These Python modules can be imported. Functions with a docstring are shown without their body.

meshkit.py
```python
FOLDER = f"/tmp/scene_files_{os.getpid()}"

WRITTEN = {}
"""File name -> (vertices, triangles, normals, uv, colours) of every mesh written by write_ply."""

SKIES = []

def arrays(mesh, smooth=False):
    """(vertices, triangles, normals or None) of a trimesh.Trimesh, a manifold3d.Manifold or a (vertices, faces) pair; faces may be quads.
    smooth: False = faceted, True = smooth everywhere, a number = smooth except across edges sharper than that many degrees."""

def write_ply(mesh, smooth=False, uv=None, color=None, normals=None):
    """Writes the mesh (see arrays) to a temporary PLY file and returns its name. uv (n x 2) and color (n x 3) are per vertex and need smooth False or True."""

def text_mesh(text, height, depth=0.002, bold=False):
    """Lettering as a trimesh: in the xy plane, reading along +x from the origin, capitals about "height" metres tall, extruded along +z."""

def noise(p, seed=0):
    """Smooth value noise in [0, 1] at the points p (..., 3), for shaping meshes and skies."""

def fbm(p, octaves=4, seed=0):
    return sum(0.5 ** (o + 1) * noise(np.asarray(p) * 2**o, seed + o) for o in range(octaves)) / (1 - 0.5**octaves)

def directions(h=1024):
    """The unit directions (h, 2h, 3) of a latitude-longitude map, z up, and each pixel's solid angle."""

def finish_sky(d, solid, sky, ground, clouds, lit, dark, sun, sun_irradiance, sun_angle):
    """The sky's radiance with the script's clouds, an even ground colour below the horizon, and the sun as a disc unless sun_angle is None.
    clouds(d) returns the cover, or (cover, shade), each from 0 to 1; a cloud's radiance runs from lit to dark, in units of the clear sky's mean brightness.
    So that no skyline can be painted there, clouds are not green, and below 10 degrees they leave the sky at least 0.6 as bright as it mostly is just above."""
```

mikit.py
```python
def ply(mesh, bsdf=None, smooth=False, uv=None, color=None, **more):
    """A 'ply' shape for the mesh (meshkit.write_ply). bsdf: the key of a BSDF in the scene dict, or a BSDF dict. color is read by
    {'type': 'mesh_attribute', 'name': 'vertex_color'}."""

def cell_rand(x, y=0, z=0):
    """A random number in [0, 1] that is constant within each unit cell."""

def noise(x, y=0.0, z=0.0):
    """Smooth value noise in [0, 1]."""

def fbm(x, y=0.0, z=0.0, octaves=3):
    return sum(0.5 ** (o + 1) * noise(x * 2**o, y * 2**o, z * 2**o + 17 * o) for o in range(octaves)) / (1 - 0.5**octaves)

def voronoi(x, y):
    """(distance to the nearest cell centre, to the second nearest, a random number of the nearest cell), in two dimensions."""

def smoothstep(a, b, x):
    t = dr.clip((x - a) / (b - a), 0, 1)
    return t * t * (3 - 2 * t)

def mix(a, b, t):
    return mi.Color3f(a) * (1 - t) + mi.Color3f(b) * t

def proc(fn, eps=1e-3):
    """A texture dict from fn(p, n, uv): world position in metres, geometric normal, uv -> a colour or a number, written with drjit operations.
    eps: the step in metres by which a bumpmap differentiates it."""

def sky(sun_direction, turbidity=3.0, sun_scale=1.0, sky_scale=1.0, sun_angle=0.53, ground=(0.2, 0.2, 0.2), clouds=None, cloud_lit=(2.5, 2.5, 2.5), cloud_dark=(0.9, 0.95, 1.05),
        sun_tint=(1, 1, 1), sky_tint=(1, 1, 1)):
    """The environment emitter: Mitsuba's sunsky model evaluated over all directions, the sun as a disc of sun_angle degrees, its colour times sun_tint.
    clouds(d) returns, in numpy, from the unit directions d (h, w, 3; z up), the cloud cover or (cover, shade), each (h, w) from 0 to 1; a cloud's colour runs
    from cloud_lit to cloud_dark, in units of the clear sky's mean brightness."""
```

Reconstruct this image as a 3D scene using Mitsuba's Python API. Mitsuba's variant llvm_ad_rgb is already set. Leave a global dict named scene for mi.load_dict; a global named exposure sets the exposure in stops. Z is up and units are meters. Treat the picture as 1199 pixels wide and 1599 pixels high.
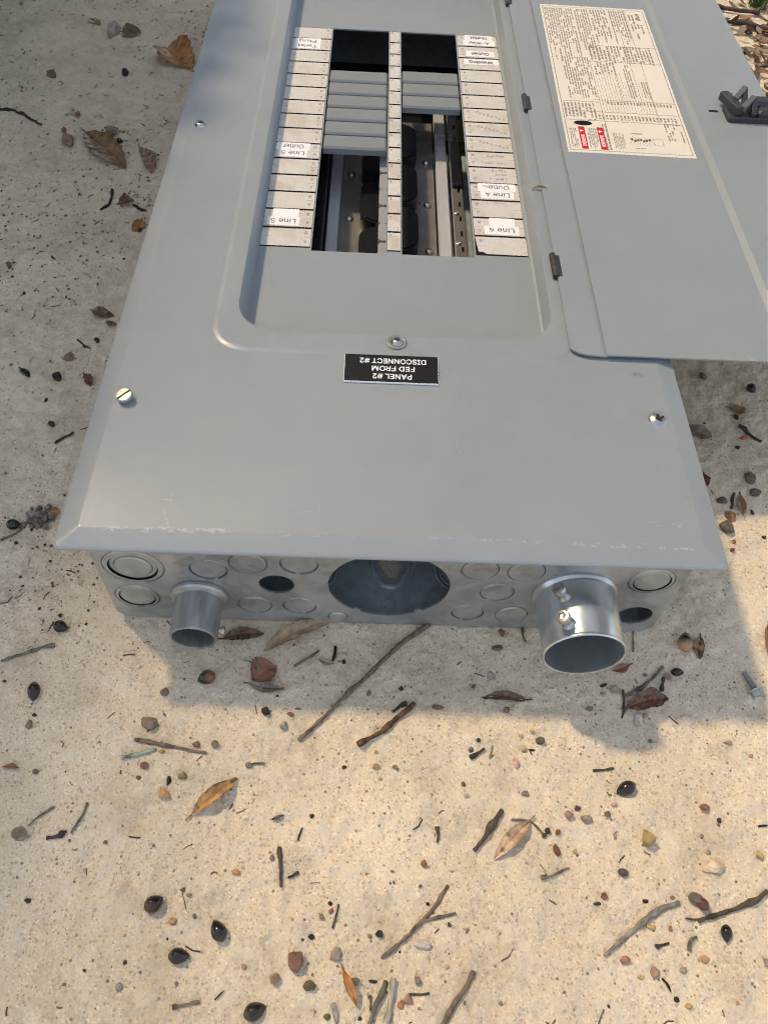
import math, random
import numpy as np, trimesh, drjit as dr
import mitsuba as mi
import mikit, meshkit
from mikit import proc, noise, fbm, voronoi, cell_rand, smoothstep, mix
from shapely.geometry import Polygon, Point, box as sbox
from shapely import affinity, union_all

T = mi.ScalarTransform4f
scene, labels = {}, {}

# ------------------------------------------------------------------ camera, sky, exposure
CAM = np.array([-0.0206, -0.2405, 0.4869])
FWD = np.array([0.0295, 0.5765, -0.8165])
UP = np.array([-0.0338, 0.8170, 0.5756])
scene['camera'] = {'type': 'perspective', 'fov': 51.626, 'fov_axis': 'x', 'near_clip': 0.02, 'far_clip': 400.0,
                   'to_world': T().look_at(origin=CAM.tolist(), target=(CAM + FWD).tolist(), up=UP.tolist())}
SUN = (-0.57, 0.53, 1.0)
scene['sky'] = mikit.sky(SUN, turbidity=3.0, sun_scale=0.156, sky_scale=0.60, sun_angle=3.8, sun_tint=(1.0, 0.92, 0.78), ground=(0.3, 0.25, 0.18),
                         clouds=lambda d: 0.30 + 0.4 * meshkit.fbm(d * [2.5, 2.5, 5], 3, 2), cloud_lit=(1.5, 1.42, 1.30), cloud_dark=(1.0, 0.97, 0.92))
exposure = 3.64

# ------------------------------------------------------------------ helpers
def numbered(key):
    if key not in scene: return key
    i = 1
    while f'{key}_{i:03d}' in scene: i += 1
    return f'{key}_{i:03d}'

PLACES = {}
def obj(key, mesh, bsdf, smooth=False, color=None, uv=None, **more):
    key = numbered(key)
    scene[key] = mikit.ply(mesh, bsdf, smooth=smooth, color=color, uv=uv, **more)
    return key

def tag(key, label=None, category=None, group=None, kind=None):
    d = labels.setdefault(key, {})
    if label: d['label'] = label
    if category: d['category'] = category
    if group: d['group'] = group
    if kind: d['kind'] = kind

cat = trimesh.util.concatenate
def R3(axis, deg): return trimesh.transformations.rotation_matrix(math.radians(deg), axis)
def mv(m, x=0, y=0, z=0): m.apply_translation([x, y, z]); return m

def rr(cx, cy, hx, hy, r, n=9):
    """A rounded rectangle as 4*n points, counter-clockwise from the lower right corner."""
    out = []
    for k, (sx, sy) in enumerate(((1, -1), (1, 1), (-1, 1), (-1, -1))):
        for i in range(n):
            a = math.radians(-90 + 90 * k + 90 * i / (n - 1))
            out.append((cx + sx * (hx - r) + r * math.cos(a), cy + sy * (hy - r) + r * math.sin(a)))
    return np.array(out)

def loft(loops, closed=True, cap=False):
    """Joins loops of equally many 3-D points with quads."""
    n = len(loops[0]); v = np.vstack(loops); f = []
    for j in range(len(loops) - 1):
        for i in range(n if closed else n - 1):
            a, b = j * n + i, j * n + (i + 1) % n
            f += [[a, b, b + n], [a, b + n, a + n]]
    if cap:
        v = np.vstack([v, [loops[-1].mean(0)]]); c = len(v) - 1; o = (len(loops) - 1) * n
        f += [[o + i, o + (i + 1) % n, c] for i in range(n)]
    return trimesh.Trimesh(v, np.array(f), process=False)

def at_z(p2, z): return np.column_stack([p2, np.full(len(p2), z)])

def slab(poly, t):
    """Extrusion along +z of a polygon."""
    polys = getattr(poly, 'geoms', [poly])
    return cat([trimesh.creation.extrude_polygon(g, t, engine='earcut') for g in polys])

def chamfer_box(x0, x1, y0, y1, z0, z1, c=0.0006, r=0.0008):
    cx, cy, hx, hy = (x0 + x1) / 2, (y0 + y1) / 2, (x1 - x0) / 2, (y1 - y0) / 2
    r = min(r, hx * .9, hy * .9); c = min(c, hx * .5, hy * .5)
    L = [at_z(rr(cx, cy, hx, hy, r, 3), z0), at_z(rr(cx, cy, hx, hy, r, 3), z1 - c), at_z(rr(cx, cy, hx - c, hy - c, max(r - c, 1e-5), 3), z1)]
    m = loft(L, cap=True); b = loft(L[:1] * 2, cap=True); b.invert()
    return cat([m, b])

def lathe(profile, n=36):
    """profile: (radius, height) pairs from the bottom; about z."""
    a = np.linspace(0, 2 * np.pi, n, endpoint=False)
    loops = [np.column_stack([r * np.cos(a), r * np.sin(a), np.full(n, h)]) for r, h in profile]
    return loft(loops)

def text(t, w, h, cx, cy, z, bold=False, rot=180, depth=0.00006):
    """Lettering scaled to w by h metres about (cx, cy), lying on z; turned upside down as on the panel."""
    m = meshkit.text_mesh(t, 0.01, 0.001, bold)
    lo, hi = m.bounds
    m.apply_translation(-(lo + hi) / 2)
    m.apply_scale([w / (hi[0] - lo[0]), h / (hi[1] - lo[1]), depth / 0.001])
    m.apply_transform(R3([0, 0, 1], rot))
    return mv(m, cx, cy, z)

def tube(pts, rad, n=8, rng=None, rough=0.0):
    """A tapered bent tube through pts with knots."""
    pts = np.asarray(pts, float); rad = np.broadcast_to(rad, len(pts))
    d = np.gradient(pts, axis=0); d /= np.linalg.norm(d, axis=1, keepdims=True) + 1e-12
    loops = []
    for q, t, r in zip(pts, d, rad):
        u = np.cross(t, [0, 0, 1.0]);
        if np.linalg.norm(u) < 1e-3: u = np.array([1.0, 0, 0])
        u /= np.linalg.norm(u); w = np.cross(u, t)
        a = np.linspace(0, 2 * np.pi, n, endpoint=False)
        k = r * (1 + (rng.uniform(-rough, rough, n) if rng is not None else 0))
        loops.append(q + (np.cos(a) * k)[:, None] * u + (np.sin(a) * k)[:, None] * w)
    m = loft(loops, cap=True)
    s = loft([loops[0]] * 2, cap=True); s.invert()
    return cat([m, s])

# ------------------------------------------------------------------ materials
def two(b): return {'type': 'twosided', 'nested': b}
def rgb(*c): return {'type': 'rgb', 'value': list(c)}

def paint_col(p, n, uv):
    base = mi.Color3f(0.238, 0.268, 0.284) * (0.97 + 0.06 * fbm(p.x * 26, p.y * 26, 3, 4))
    # scuffs along the bends of the flange, scratches and a smudge of dirt, where the photograph has them
    grain = noise(p.x * 900, p.y * 900)
    streak = noise(p.x * 260 + p.y * 90, p.y * 1300)
    def scuff(x0, x1, y0, w, t):
        b = smoothstep(x0, x0 + .008, p.x) * (1 - smoothstep(x1 - .008, x1, p.x))
        return b * smoothstep(w, w * .3, dr.abs(p.y - y0 - .0012 * (noise(p.x * 90) - .5))) * smoothstep(t, t + .12, noise(p.x * 420, p.y * 700) * .6 + grain * .4)
    m = scuff(-.150, -.092, .0128, .0026, .46) + scuff(-.175, -.148, .0118, .003, .56) + .6 * scuff(-.075, -.02, .0125, .0016, .58) + .8 * scuff(.012, .09, .0128, .0016, .6) + scuff(.1, .185, .0122, .002, .58)
    m += scuff(.148, .178, .0285, .0022, .6)
    def scratch(x0, y0, x1, y1, w):
        dx, dy = x1 - x0, y1 - y0
        l2 = dx * dx + dy * dy
        t = dr.clip(((p.x - x0) * dx + (p.y - y0) * dy) / l2, 0, 1)
        wob = .0008 * (noise(p.x * 300, p.y * 300, 5) - .5)
        d = dr.sqrt(dr.square(p.x - x0 - t * dx + wob) + dr.square(p.y - y0 - t * dy + wob))
        return smoothstep(w, w * .3, d) * smoothstep(.3, .5, streak)
    for s in ((-.1645, .004, -.1635, .016, .0004), (-.136, .027, -.131, .016, .0006), (-.132, .0305, -.1335, .043, .0004), (-.137, .034, -.1315, .0335, .0007),
              (-.122, .169, -.1075, .1655, .0006), (-.1075, .1655, -.096, .157, .0004), (-.128, .172, -.123, .170, .0008), (.040, .150, .047, .118, .0004),
              (.039, .085, .041, .078, .0006), (-.062, .027, -.045, .03, .0004), (-.046, .03, -.042, .035, .0004), (.245, .172, .252, .167, .0007), (-.1778, .020, -.1715, .052, .0003)):
        m += .8 * scratch(*s)
    m = dr.clip(m, 0, 1) * smoothstep(.09, .1, p.z)
    c = mix(base, (.40, .43, .44), m * .5)
    sm = smoothstep(.0075, .001, dr.sqrt(dr.square((p.x - .1655)) + dr.square((p.y - .1525) * 1.5))) * smoothstep(.35, .6, fbm(p.x * 240, p.y * 240))
    sm += .5 * smoothstep(.012, .002, dr.sqrt(dr.square((p.x - .012) * .8) + dr.square((p.y - .16) * 1.2))) * smoothstep(.5, .7, fbm(p.x * 300, p.y * 300, 2))
    speck = smoothstep(.16, .08, voronoi(p.x * 38, p.y * 38)[0] * 2.2) * smoothstep(.5, .6, cell_rand(p.x * 38, p.y * 38, 4)) * smoothstep(.3, .5, noise(p.x * 2500, p.y * 2500))
    dust = smoothstep(.50, .72, fbm(p.x * 34 + 2, p.y * 34, 8, 4)) * (.35 + .65 * noise(p.x * 1100, p.y * 1100))
    c = mix(c, (.36, .34, .30), dust * .10)
    return mix(c, (.16, .13, .10), dr.clip(sm * .6 + speck * .12, 0, 1))

def paint_rough(p, n, uv): return 0.35 + 0.08 * fbm(p.x * 30, p.y * 30, p.z * 30) + .05 * noise(p.x * 1200, p.y * 1200)
def paint_wave(p, n, uv): return 0.0007 * fbm(p.x * 9, p.y * 6, 1.5, 2) + 0.00006 * fbm(p.x * 45, p.y * 45, 4, 2) + 0.000006 * noise(p.x * 1700, p.y * 1700, p.z * 1700)
scene['paint'] = two({'type': 'bumpmap', 'arbitrary': proc(paint_wave, 4e-4), 'scale': 1.0,
    'bsdf': {'type': 'principled', 'base_color': proc(paint_col), 'roughness': proc(paint_rough), 'specular': 0.5, 'clearcoat': .5, 'clearcoat_gloss': .9}})
scene['filler_paint'] = two({'type': 'principled', 'base_color': rgb(.200, .220, .223), 'roughness': .42, 'specular': .5})

def galv_col(p, n, uv):
    q = p * 1.0
    f = fbm(q.x * 60, q.z * 60 + q.y * 60, 2, 3); v = voronoi(q.x * 170 + 3 * noise(q.z * 80), (q.y + q.z) * 170)[2]
    stain = smoothstep(.52, .66, fbm(q.x * 22 + 5, q.z * 22, q.y * 22, 3))
    return mix(mi.Color3f(.30, .315, .31) * (.66 + .50 * f + .24 * v), (.60, .59, .56), stain * .4)
def galv_rough(p, n, uv): return .36 + .16 * fbm(p.x * 90, p.y * 90, p.z * 90)
scene['galvanised'] = two({'type': 'principled', 'base_color': proc(galv_col), 'roughness': proc(galv_rough), 'metallic': .55})
def zinc_col(p, n, uv): return mi.Color3f(.60, .64, .66) * (.8 + .3 * fbm(p.x * 150, p.y * 60, p.z * 150))
def zinc_rough(p, n, uv): return .16 + .22 * fbm(p.x * 200 + 4, p.y * 200, p.z * 200)
scene['clean_zinc'] = two({'type': 'principled', 'base_color': proc(lambda p, n, uv: mi.Color3f(.37, .43, .46) * (.75 + .3 * fbm(p.x * 80, p.y * 80, p.z * 80) + .2 * voronoi(p.x * 200, p.y * 200)[2])), 'roughness': .45, 'metallic': .25})
scene['zinc'] = two({'type': 'principled', 'base_color': proc(zinc_col), 'roughness': proc(zinc_rough), 'metallic': .85})
def cast_rough(p, n, uv): return .38 + .2 * noise(p.x * 900, p.y * 900, p.z * 900)
scene['dull_zinc'] = two({'type': 'bumpmap', 'arbitrary': proc(lambda p, n, uv: .00012 * fbm(p.x * 500, p.y * 500, p.z * 500), 2e-4), 'scale': 1.0,
    'bsdf': {'type': 'principled', 'base_color': proc(lambda p, n, uv: mi.Color3f(.44, .46, .45) * (.6 + .7 * fbm(p.x * 260, p.y * 60, p.z * 260))), 'roughness': proc(cast_rough), 'metallic': .9}})
scene['bright_metal'] = two({'type': 'principled', 'base_color': rgb(.46, .46, .45), 'roughness': .34, 'metallic': 1.0})
scene['dark_steel'] = two({'type': 'principled', 'base_color': proc(lambda p, n, uv: mix((.035, .034, .034), (.085, .06, .045), smoothstep(.55, .8, fbm(p.x * 600, p.y * 600, p.z * 600)))), 'roughness': .5, 'metallic': .3})
scene['pan_steel'] = two({'type': 'principled', 'base_color': proc(lambda p, n, uv: mi.Color3f(.33, .31, .28) * (.7 + .5 * fbm(p.x * 70, p.y * 70))), 'roughness': .4, 'metallic': .8})
scene['aluminium'] = two({'type': 'principled', 'base_color': rgb(.62, .63, .66), 'roughness': .42, 'metallic': .55})
scene['black_plastic'] = two({'type': 'principled', 'base_color': rgb(.006, .007, .009), 'roughness': .34, 'specular': .4})
scene['grey_plastic'] = two({'type': 'principled', 'base_color': proc(lambda p, n, uv: mi.Color3f(.026, .029, .031) * (.85 + .3 * fbm(p.x * 200, p.y * 200, p.z * 200))), 'roughness': .42, 'specular': .5})
scene['latch_grey'] = two({'type': 'principled', 'base_color': rgb(.12, .125, .127), 'roughness': .3, 'specular': .5})
scene['pale_plastic'] = two({'type': 'principled', 'base_color': rgb(.30, .31, .31), 'roughness': .5})
def paper_col(p, n, uv):
    dirt = smoothstep(.45, .75, fbm(p.x * 55, p.y * 55, 7, 4)) * smoothstep(.75, .35, p.y)
    rust = smoothstep(.62, .75, fbm(p.x * 80 + 3, p.y * 80, 2, 3))
    fleck = smoothstep(.74, .8, noise(p.x * 1500, p.y * 1500))
    c = mix((.565, .545, .51), (.42, .35, .265), dirt * .5)
    c = mix(c, (.46, .34, .20), rust * .16)
    return mix(c, (.3, .25, .2), fleck * .25)
scene['paper'] = two({'type': 'principled', 'base_color': proc(paper_col), 'roughness': .6, 'specular': .3})
scene['tape'] = two({'type': 'principled', 'base_color': rgb(.80, .80, .80), 'roughness': .35, 'specular': .5})
scene['ink'] = two({'type': 'diffuse', 'reflectance': rgb(.02, .02, .022)})
scene['pencil'] = two({'type': 'diffuse', 'reflectance': rgb(.23, .21, .2)})
scene['fine_print'] = two({'type': 'diffuse', 'reflectance': rgb(.27, .24, .21)})
scene['red_ink'] = two({'type': 'diffuse', 'reflectance': rgb(.50, .035, .045)})
scene['sticker'] = two({'type': 'principled', 'base_color': proc(lambda p, n, uv: mi.Color3f(.70, .65, .55) * (.93 + .1 * fbm(p.x * 40, p.y * 40))), 'roughness': .4, 'specular': .4})
scene['engraved_black'] = two({'type': 'principled', 'base_color': rgb(.012, .012, .014), 'roughness': .3, 'specular': .5})
scene['engraved_white'] = two({'type': 'principled', 'base_color': rgb(.78, .78, .77), 'roughness': .5})
VC = {'type': 'mesh_attribute', 'name': 'vertex_color'}
scene['litter'] = two({'type': 'principled', 'base_color': VC, 'roughness': .7, 'specular': .3})
scene['leathery'] = two({'type': 'principled', 'base_color': VC, 'roughness': .36, 'specular': .5})
scene['shell'] = two({'type': 'principled', 'base_color': VC, 'roughness': .13, 'specular': .55})
scene['stone'] = two({'type': 'bumpmap', 'arbitrary': proc(lambda p, n, uv: .0009 * fbm(p.x * 800, p.y * 800, p.z * 800), 2e-4), 'scale': 1.0,
    'bsdf': {'type': 'principled', 'base_color': VC, 'roughness': .62, 'specular': .35}})
scene['foliage'] = two({'type': 'principled', 'base_color': VC, 'roughness': .5, 'specular': .3})

def sand_col(p, n, uv):
    d1, d2, r = voronoi(p.x * 1150, p.y * 1150)
    c = mix((.54, .45, .325), (.655, .57, .43), r)
    c = mix(c, (.72, .66, .55), smoothstep(.94, .98, r))
    c = mix(c, (.36, .26, .16), smoothstep(.05, .03, r) * .7)
    e1, e2, s = voronoi(p.x * 420 + 7, p.y * 420)
    c = mix(c, (.36, .28, .18), smoothstep(.45, .3, e1) * smoothstep(.86, .90, s) * .6)
    c = mix(c, (.13, .105, .08), smoothstep(.38, .26, e1) * smoothstep(.982, .988, s) * .8)
    g = fbm(p.x * 16, p.y * 16, 0, 4)
    c *= .84 + .32 * g
    h = fbm(p.x * 42 + 9, p.y * 42, 3, 4)
    c = mix(c, (.40, .335, .24), smoothstep(.54, .70, h) * (.05 + .55 * noise(p.x * 700, p.y * 700)))
    k = smoothstep(.58, .70, fbm(p.x * 95 + 4, p.y * 95, 6, 3))
    return mix(c, (.66, .59, .47), k * .35)
def sand_bump(p, n, uv): return .00022 * noise(p.x * 1150, p.y * 1150) + .0009 * fbm(p.x * 360, p.y * 360, 2, 2) + .0020 * fbm(p.x * 120, p.y * 120, 4, 3)
scene['sand'] = two({'type': 'bumpmap', 'arbitrary': proc(sand_bump, 2.5e-4), 'scale': 1.0, 'bsdf': {'type': 'principled', 'base_color': proc(sand_col), 'roughness': .85, 'specular': .2}})

# ------------------------------------------------------------------ setting: the sandy ground, one sheet
def hgt(x, y):
    x, y = np.asarray(x, float), np.asarray(y, float)
    z0 = np.zeros_like(x)
    h = .0085 * (meshkit.fbm(np.stack([x * 6, y * 6, z0], -1), 3, 4) - .5) + .0044 * (meshkit.fbm(np.stack([x * 45, y * 45, z0 + 2], -1), 3, 9) - .5)
    h += .0021 * (meshkit.noise(np.stack([x * 190, y * 190, z0 + 5], -1), 3) - .5)
    out = np.maximum(np.abs(x) - .18, np.maximum(.01 - y, y - .99))     # flat under the box
    return h * np.clip(.25 + out / .05, .25, 1) - .0006

def axis(lo, hi, step, far):
    a = np.arange(lo, hi, step); g = step * 1.22 ** np.arange(1, 80); g = np.cumsum(g)
    g = g[g < far]
    return np.concatenate([lo - g[::-1], a, a[-1] + g])
gx, gy = axis(-.56, .60, .0024, 70), axis(-.26, 1.10, .0024, 70)
X, Y = np.meshgrid(gx, gy)
far = np.hypot(X, Y - .4)
Z = hgt(X, Y) + np.where(far > 1.5, .03 * np.minimum(far - 1.5, 6) * (meshkit.fbm(np.stack([X * .5, Y * .5, X * 0], -1), 3, 8) - .5), 0)
I = np.arange(X.size).reshape(X.shape)
F = np.stack([I[:-1, :-1], I[:-1, 1:], I[1:, 1:], I[1:, :-1]], -1).reshape(-1, 4)
obj('ground', (np.stack([X.ravel(), Y.ravel(), Z.ravel()], -1), F), 'sand', smooth=True)
tag('ground', kind='structure')

# ------------------------------------------------------------------ the electrical panel
EP = 'electrical_panel'
tag(EP, 'grey electrical panel lying face up on the sand with its door folded open', 'electrical panel')
ZC = .1034                  # cover face
ZL = .0860                  # recessed face with the breaker openings
# tub: the galvanised box
BX, BY0, BY1, BZ = .1812, .0099, .985, .0975
front = Polygon([(-BX, .006), (-BX + .0055, 0), (BX - .0055, 0), (BX, .006), (BX, BZ), (-BX, BZ)])
KO = [(-.1582, .0655, .0185), (-.1631, .0283, .0140), (-.1127, .0644, .0114), (-.0876, .0735, .0114), (-.0567, .0739, .0114), (-.0880, .0212, .0107), (-.0586, .0211, .0107),
      (.0534, .0746, .0112), (.0818, .0741, .0112), (.0679, .0478, .0105), (.0528, .0192, .0105), (.0821, .0186, .0105), (.1614, .0674, .0140), (-.0335, .0085, .0062)]
cutouts = [Point(x, z).buffer(r + .0005, 24) for x, z, r in KO]
cutouts += [Point(-.0719, .0489).buffer(.0112, 24), Point(.1640, .0222).buffer(.0118, 24)]
big = union_all([Point(-.001, .0505).buffer(.0385, 40)] + [affinity.rotate(sbox(-.004, .036, .004, .0405), a, origin=(0, 0)).buffer(.0004) for a in ()])
big = big.difference(affinity.translate(affinity.rotate(sbox(-.0022, -.0400, .0022, -.0362), -32, origin=(0, 0)), -.001, .0505)).difference(affinity.translate(affinity.rotate(sbox(-.0022, -.0400, .0022, -.0362), 34, origin=(0, 0)), -.001, .0505))
cutouts += [big, Point(-.1221, .032).buffer(.0135, 24), Point(.1171, .0491).buffer(.0238, 24)]
fw = slab(front.difference(union_all(cutouts)), .0015)
fw.apply_transform(R3([1, 0, 0], 90)); mv(fw, 0, BY0 + .0015, 0)
key = sbox(-.0022, .0470, .0062, .0600).union(Point(.002, .0470).buffer(.0042, 16)).union(Point(.002, .056).buffer(.0085, 16))
back = slab(sbox(-BX + .0016, BY0 + .0016, BX - .0016, BY1).difference(key), .0015)
def ringz(cx, cy, r, w, h, z):
    m = lathe([(r - w, 0), (r - w * .4, h), (r + w * .4, h), (r + w, 0)], 40); return mv(m, cx, cy, z)
emb = [at_z(np.array(key.buffer(d, 8).exterior.coords)[:-1], z) for d, z in ((.0068, .0015), (.0054, .0032), (.0036, .0032))]
n0 = min(map(len, emb)); emb = [e[np.linspace(0, len(e) - 1, n0).astype(int)] for e in emb]
tub = [fw]; inner = [back, loft(emb), ringz(.0006, .0232, .0042, .0007, .0009, .0016), ringz(.0006, .0232, .0023, .0006, .0007, .0016),
       ringz(.0500, .0520, .0155, .0008, .0009, .0016), ringz(.0500, .0520, .0125, .0007, .0007, .0016), ringz(-.0490, .0480, .0125, .0008, .0009, .0016)]
k = obj(EP + '__back_plate', cat(inner), 'clean_zinc', smooth=30)
for s in (-1, 1):
    tub.append(mv(trimesh.creation.box([.0015, BY1 - BY0 - .002, BZ - .0058]), s * (BX - .00075), (BY0 + BY1) / 2 + .001, (BZ + .0058) / 2))
    e = trimesh.creation.box([.0015, BY1 - BY0 - .002, .0078]); e.apply_transform(R3([0, 1, 0], s * 42)); tub.append(mv(e, s * (BX - .0032), (BY0 + BY1) / 2 + .001, .0033))
tub.append(mv(trimesh.creation.box([BX * 2 - .004, .0015, BZ - .002]), 0, BY1 + .001, BZ / 2))
# front lip of the tub under the cover
tub.append(mv(trimesh.creation.box([BX * 2 - .003, .012, .0012]), 0, BY0 + .0078, BZ - .0007))
obj(EP + '__tub', cat(tub), 'galvanised', smooth=30)
def disc_y(x, z, r, y, proud, r_in=0.0):
    m = lathe([(max(r - .0016, 0) if not r_in else r_in, proud), (r - .0012, proud), (r, proud - .0008), (r, proud - .0016)][::-1], 40)
    if not r_in:
        c = lathe([(r - .0016, proud), (1e-5, proud)], 40); m = cat([m, c])
    m.apply_transform(R3([1, 0, 0], 90)); return mv(m, x, y, z)
rk = random.Random(5)
for i, (x, z, r) in enumerate(KO):
    parts = []
    if i == 0:
        parts += [disc_y(x, z, .0185, BY0, .0007, .0152), disc_y(x, z, .0148, BY0, -.0002, .0119), disc_y(x, z, .0115, BY0, .0008)]
    elif i in (1, 12): parts += [disc_y(x, z, r, BY0, .0006, r - .0022), disc_y(x, z, r - .0025, BY0, .0003)]
    else: parts += [disc_y(x, z, r, BY0, rk.choice((-.0004, .0009, .0012, .0004)))]
    for a in (rk.uniform(240, 300), rk.uniform(60, 120)):
        t = trimesh.creation.box([.0026, .0010, .0030]); t.apply_translation([0, 0, r]); t.apply_transform(R3([0, 1, 0], 90 - a)); parts.append(mv(t, x, BY0 + .0005, z))
    obj(EP + '__knockout', cat(parts), 'galvanised', smooth=30)

# cover: bevelled flange, shallow raised field, deep recess
CX, CY0, CY1 = .195, 0.0, 1.0
cyc, hy = (CY0 + CY1) / 2, (CY1 - CY0) / 2
RX, RY0, RY1 = .1124, .1818, .8182
rh = (RY1 - RY0) / 2; rc = (RY1 + RY0) / 2
L = [at_z(rr(0, cyc, CX - .004, hy - .004, .003), .0976), at_z(rr(0, cyc, CX - .0005, hy - .0005, .0036), .0976), at_z(rr(0, cyc, CX, hy, .004), .0981),
     at_z(rr(0, cyc, CX, hy, .004), .0991), at_z(rr(0, cyc, CX - .0005, hy - .0005, .0037), .0998),
     at_z(rr(0, cyc, CX - .0014, hy - .0014, .0034), .1004), at_z(rr(0, cyc, CX - .0125, hy - .0125, .0018), ZC - .0001), at_z(rr(0, cyc, CX - .0138, hy - .0138, .0012), ZC),
     at_z(rr(0, cyc, .1285, .5 - .1605, .026), ZC), at_z(rr(0, cyc, .1277, .5 - .1613, .0252), ZC + .0002), at_z(rr(0, cyc, .1255, .5 - .1635, .0230), ZC + .00075), at_z(rr(0, cyc, .1247, .5 - .1643, .0222), ZC + .0009),
     at_z(rr(0, rc, RX + .0016, rh + .0016, .0316), ZC + .0009), at_z(rr(0, rc, RX + .0006, rh + .0006, .0306), ZC + .0006), at_z(rr(0, rc, RX, rh, .030), ZC - .0004),
     at_z(rr(0, rc, RX - .0008, rh - .0008, .0292), ZL + .0022), at_z(rr(0, rc, RX - .0013, rh - .0013, .0287), ZL + .0007), at_z(rr(0, rc, RX - .0028, rh - .0028, .0272), ZL)]
cov = loft(L)
OL, OR = (-.0672, -.0074), (.0057, .0644)
OY0, OY1 = .2966, .6796
floor_poly = Polygon(rr(0, rc, RX - .0028, rh - .0028, .0272)).difference(sbox(OL[0], OY0, OL[1], OY1)).difference(sbox(OR[0], OY0, OR[1], OY1))
fl = mv(slab(floor_poly, .0013), 0, 0, ZL - .0013)
obj(EP + '__cover', cat([cov, fl]), 'paint', smooth=28)
tag(EP + '__cover', 'grey painted steel cover with bevelled scuffed edges and a deep recess')
# dimple of the middle screw
dm = lathe([(.0074, .0013), (.0066, .0019), (.0056, .0018), (.0046, .0009), (.0036, .0006), (.0001, .0006)], 36)
obj(EP + '__cover__screw_dimple', mv(dm, .0004, .1745, ZC + .0003), 'filler_paint', smooth=50)

# filler plates that close unused breaker spaces
def filler(x0, x1, y0, y1):
    m = chamfer_box(x0 + .0004, x1 - .0004, y0, y1, ZL - .0080, ZL - .0012, .0016, .0012)
    return obj(EP + '__cover__filler_plate', m, 'filler_paint', smooth=25)
PITCH = .02524
for k in range(6): filler(OL[0], OL[1], .4500 + k * .0243, .4500 + k * .0243 + .0212)
for k in range(3): filler(OR[0], OR[1], .5280 + k * .0243, .5280 + k * .0243 + .0212)

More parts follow.
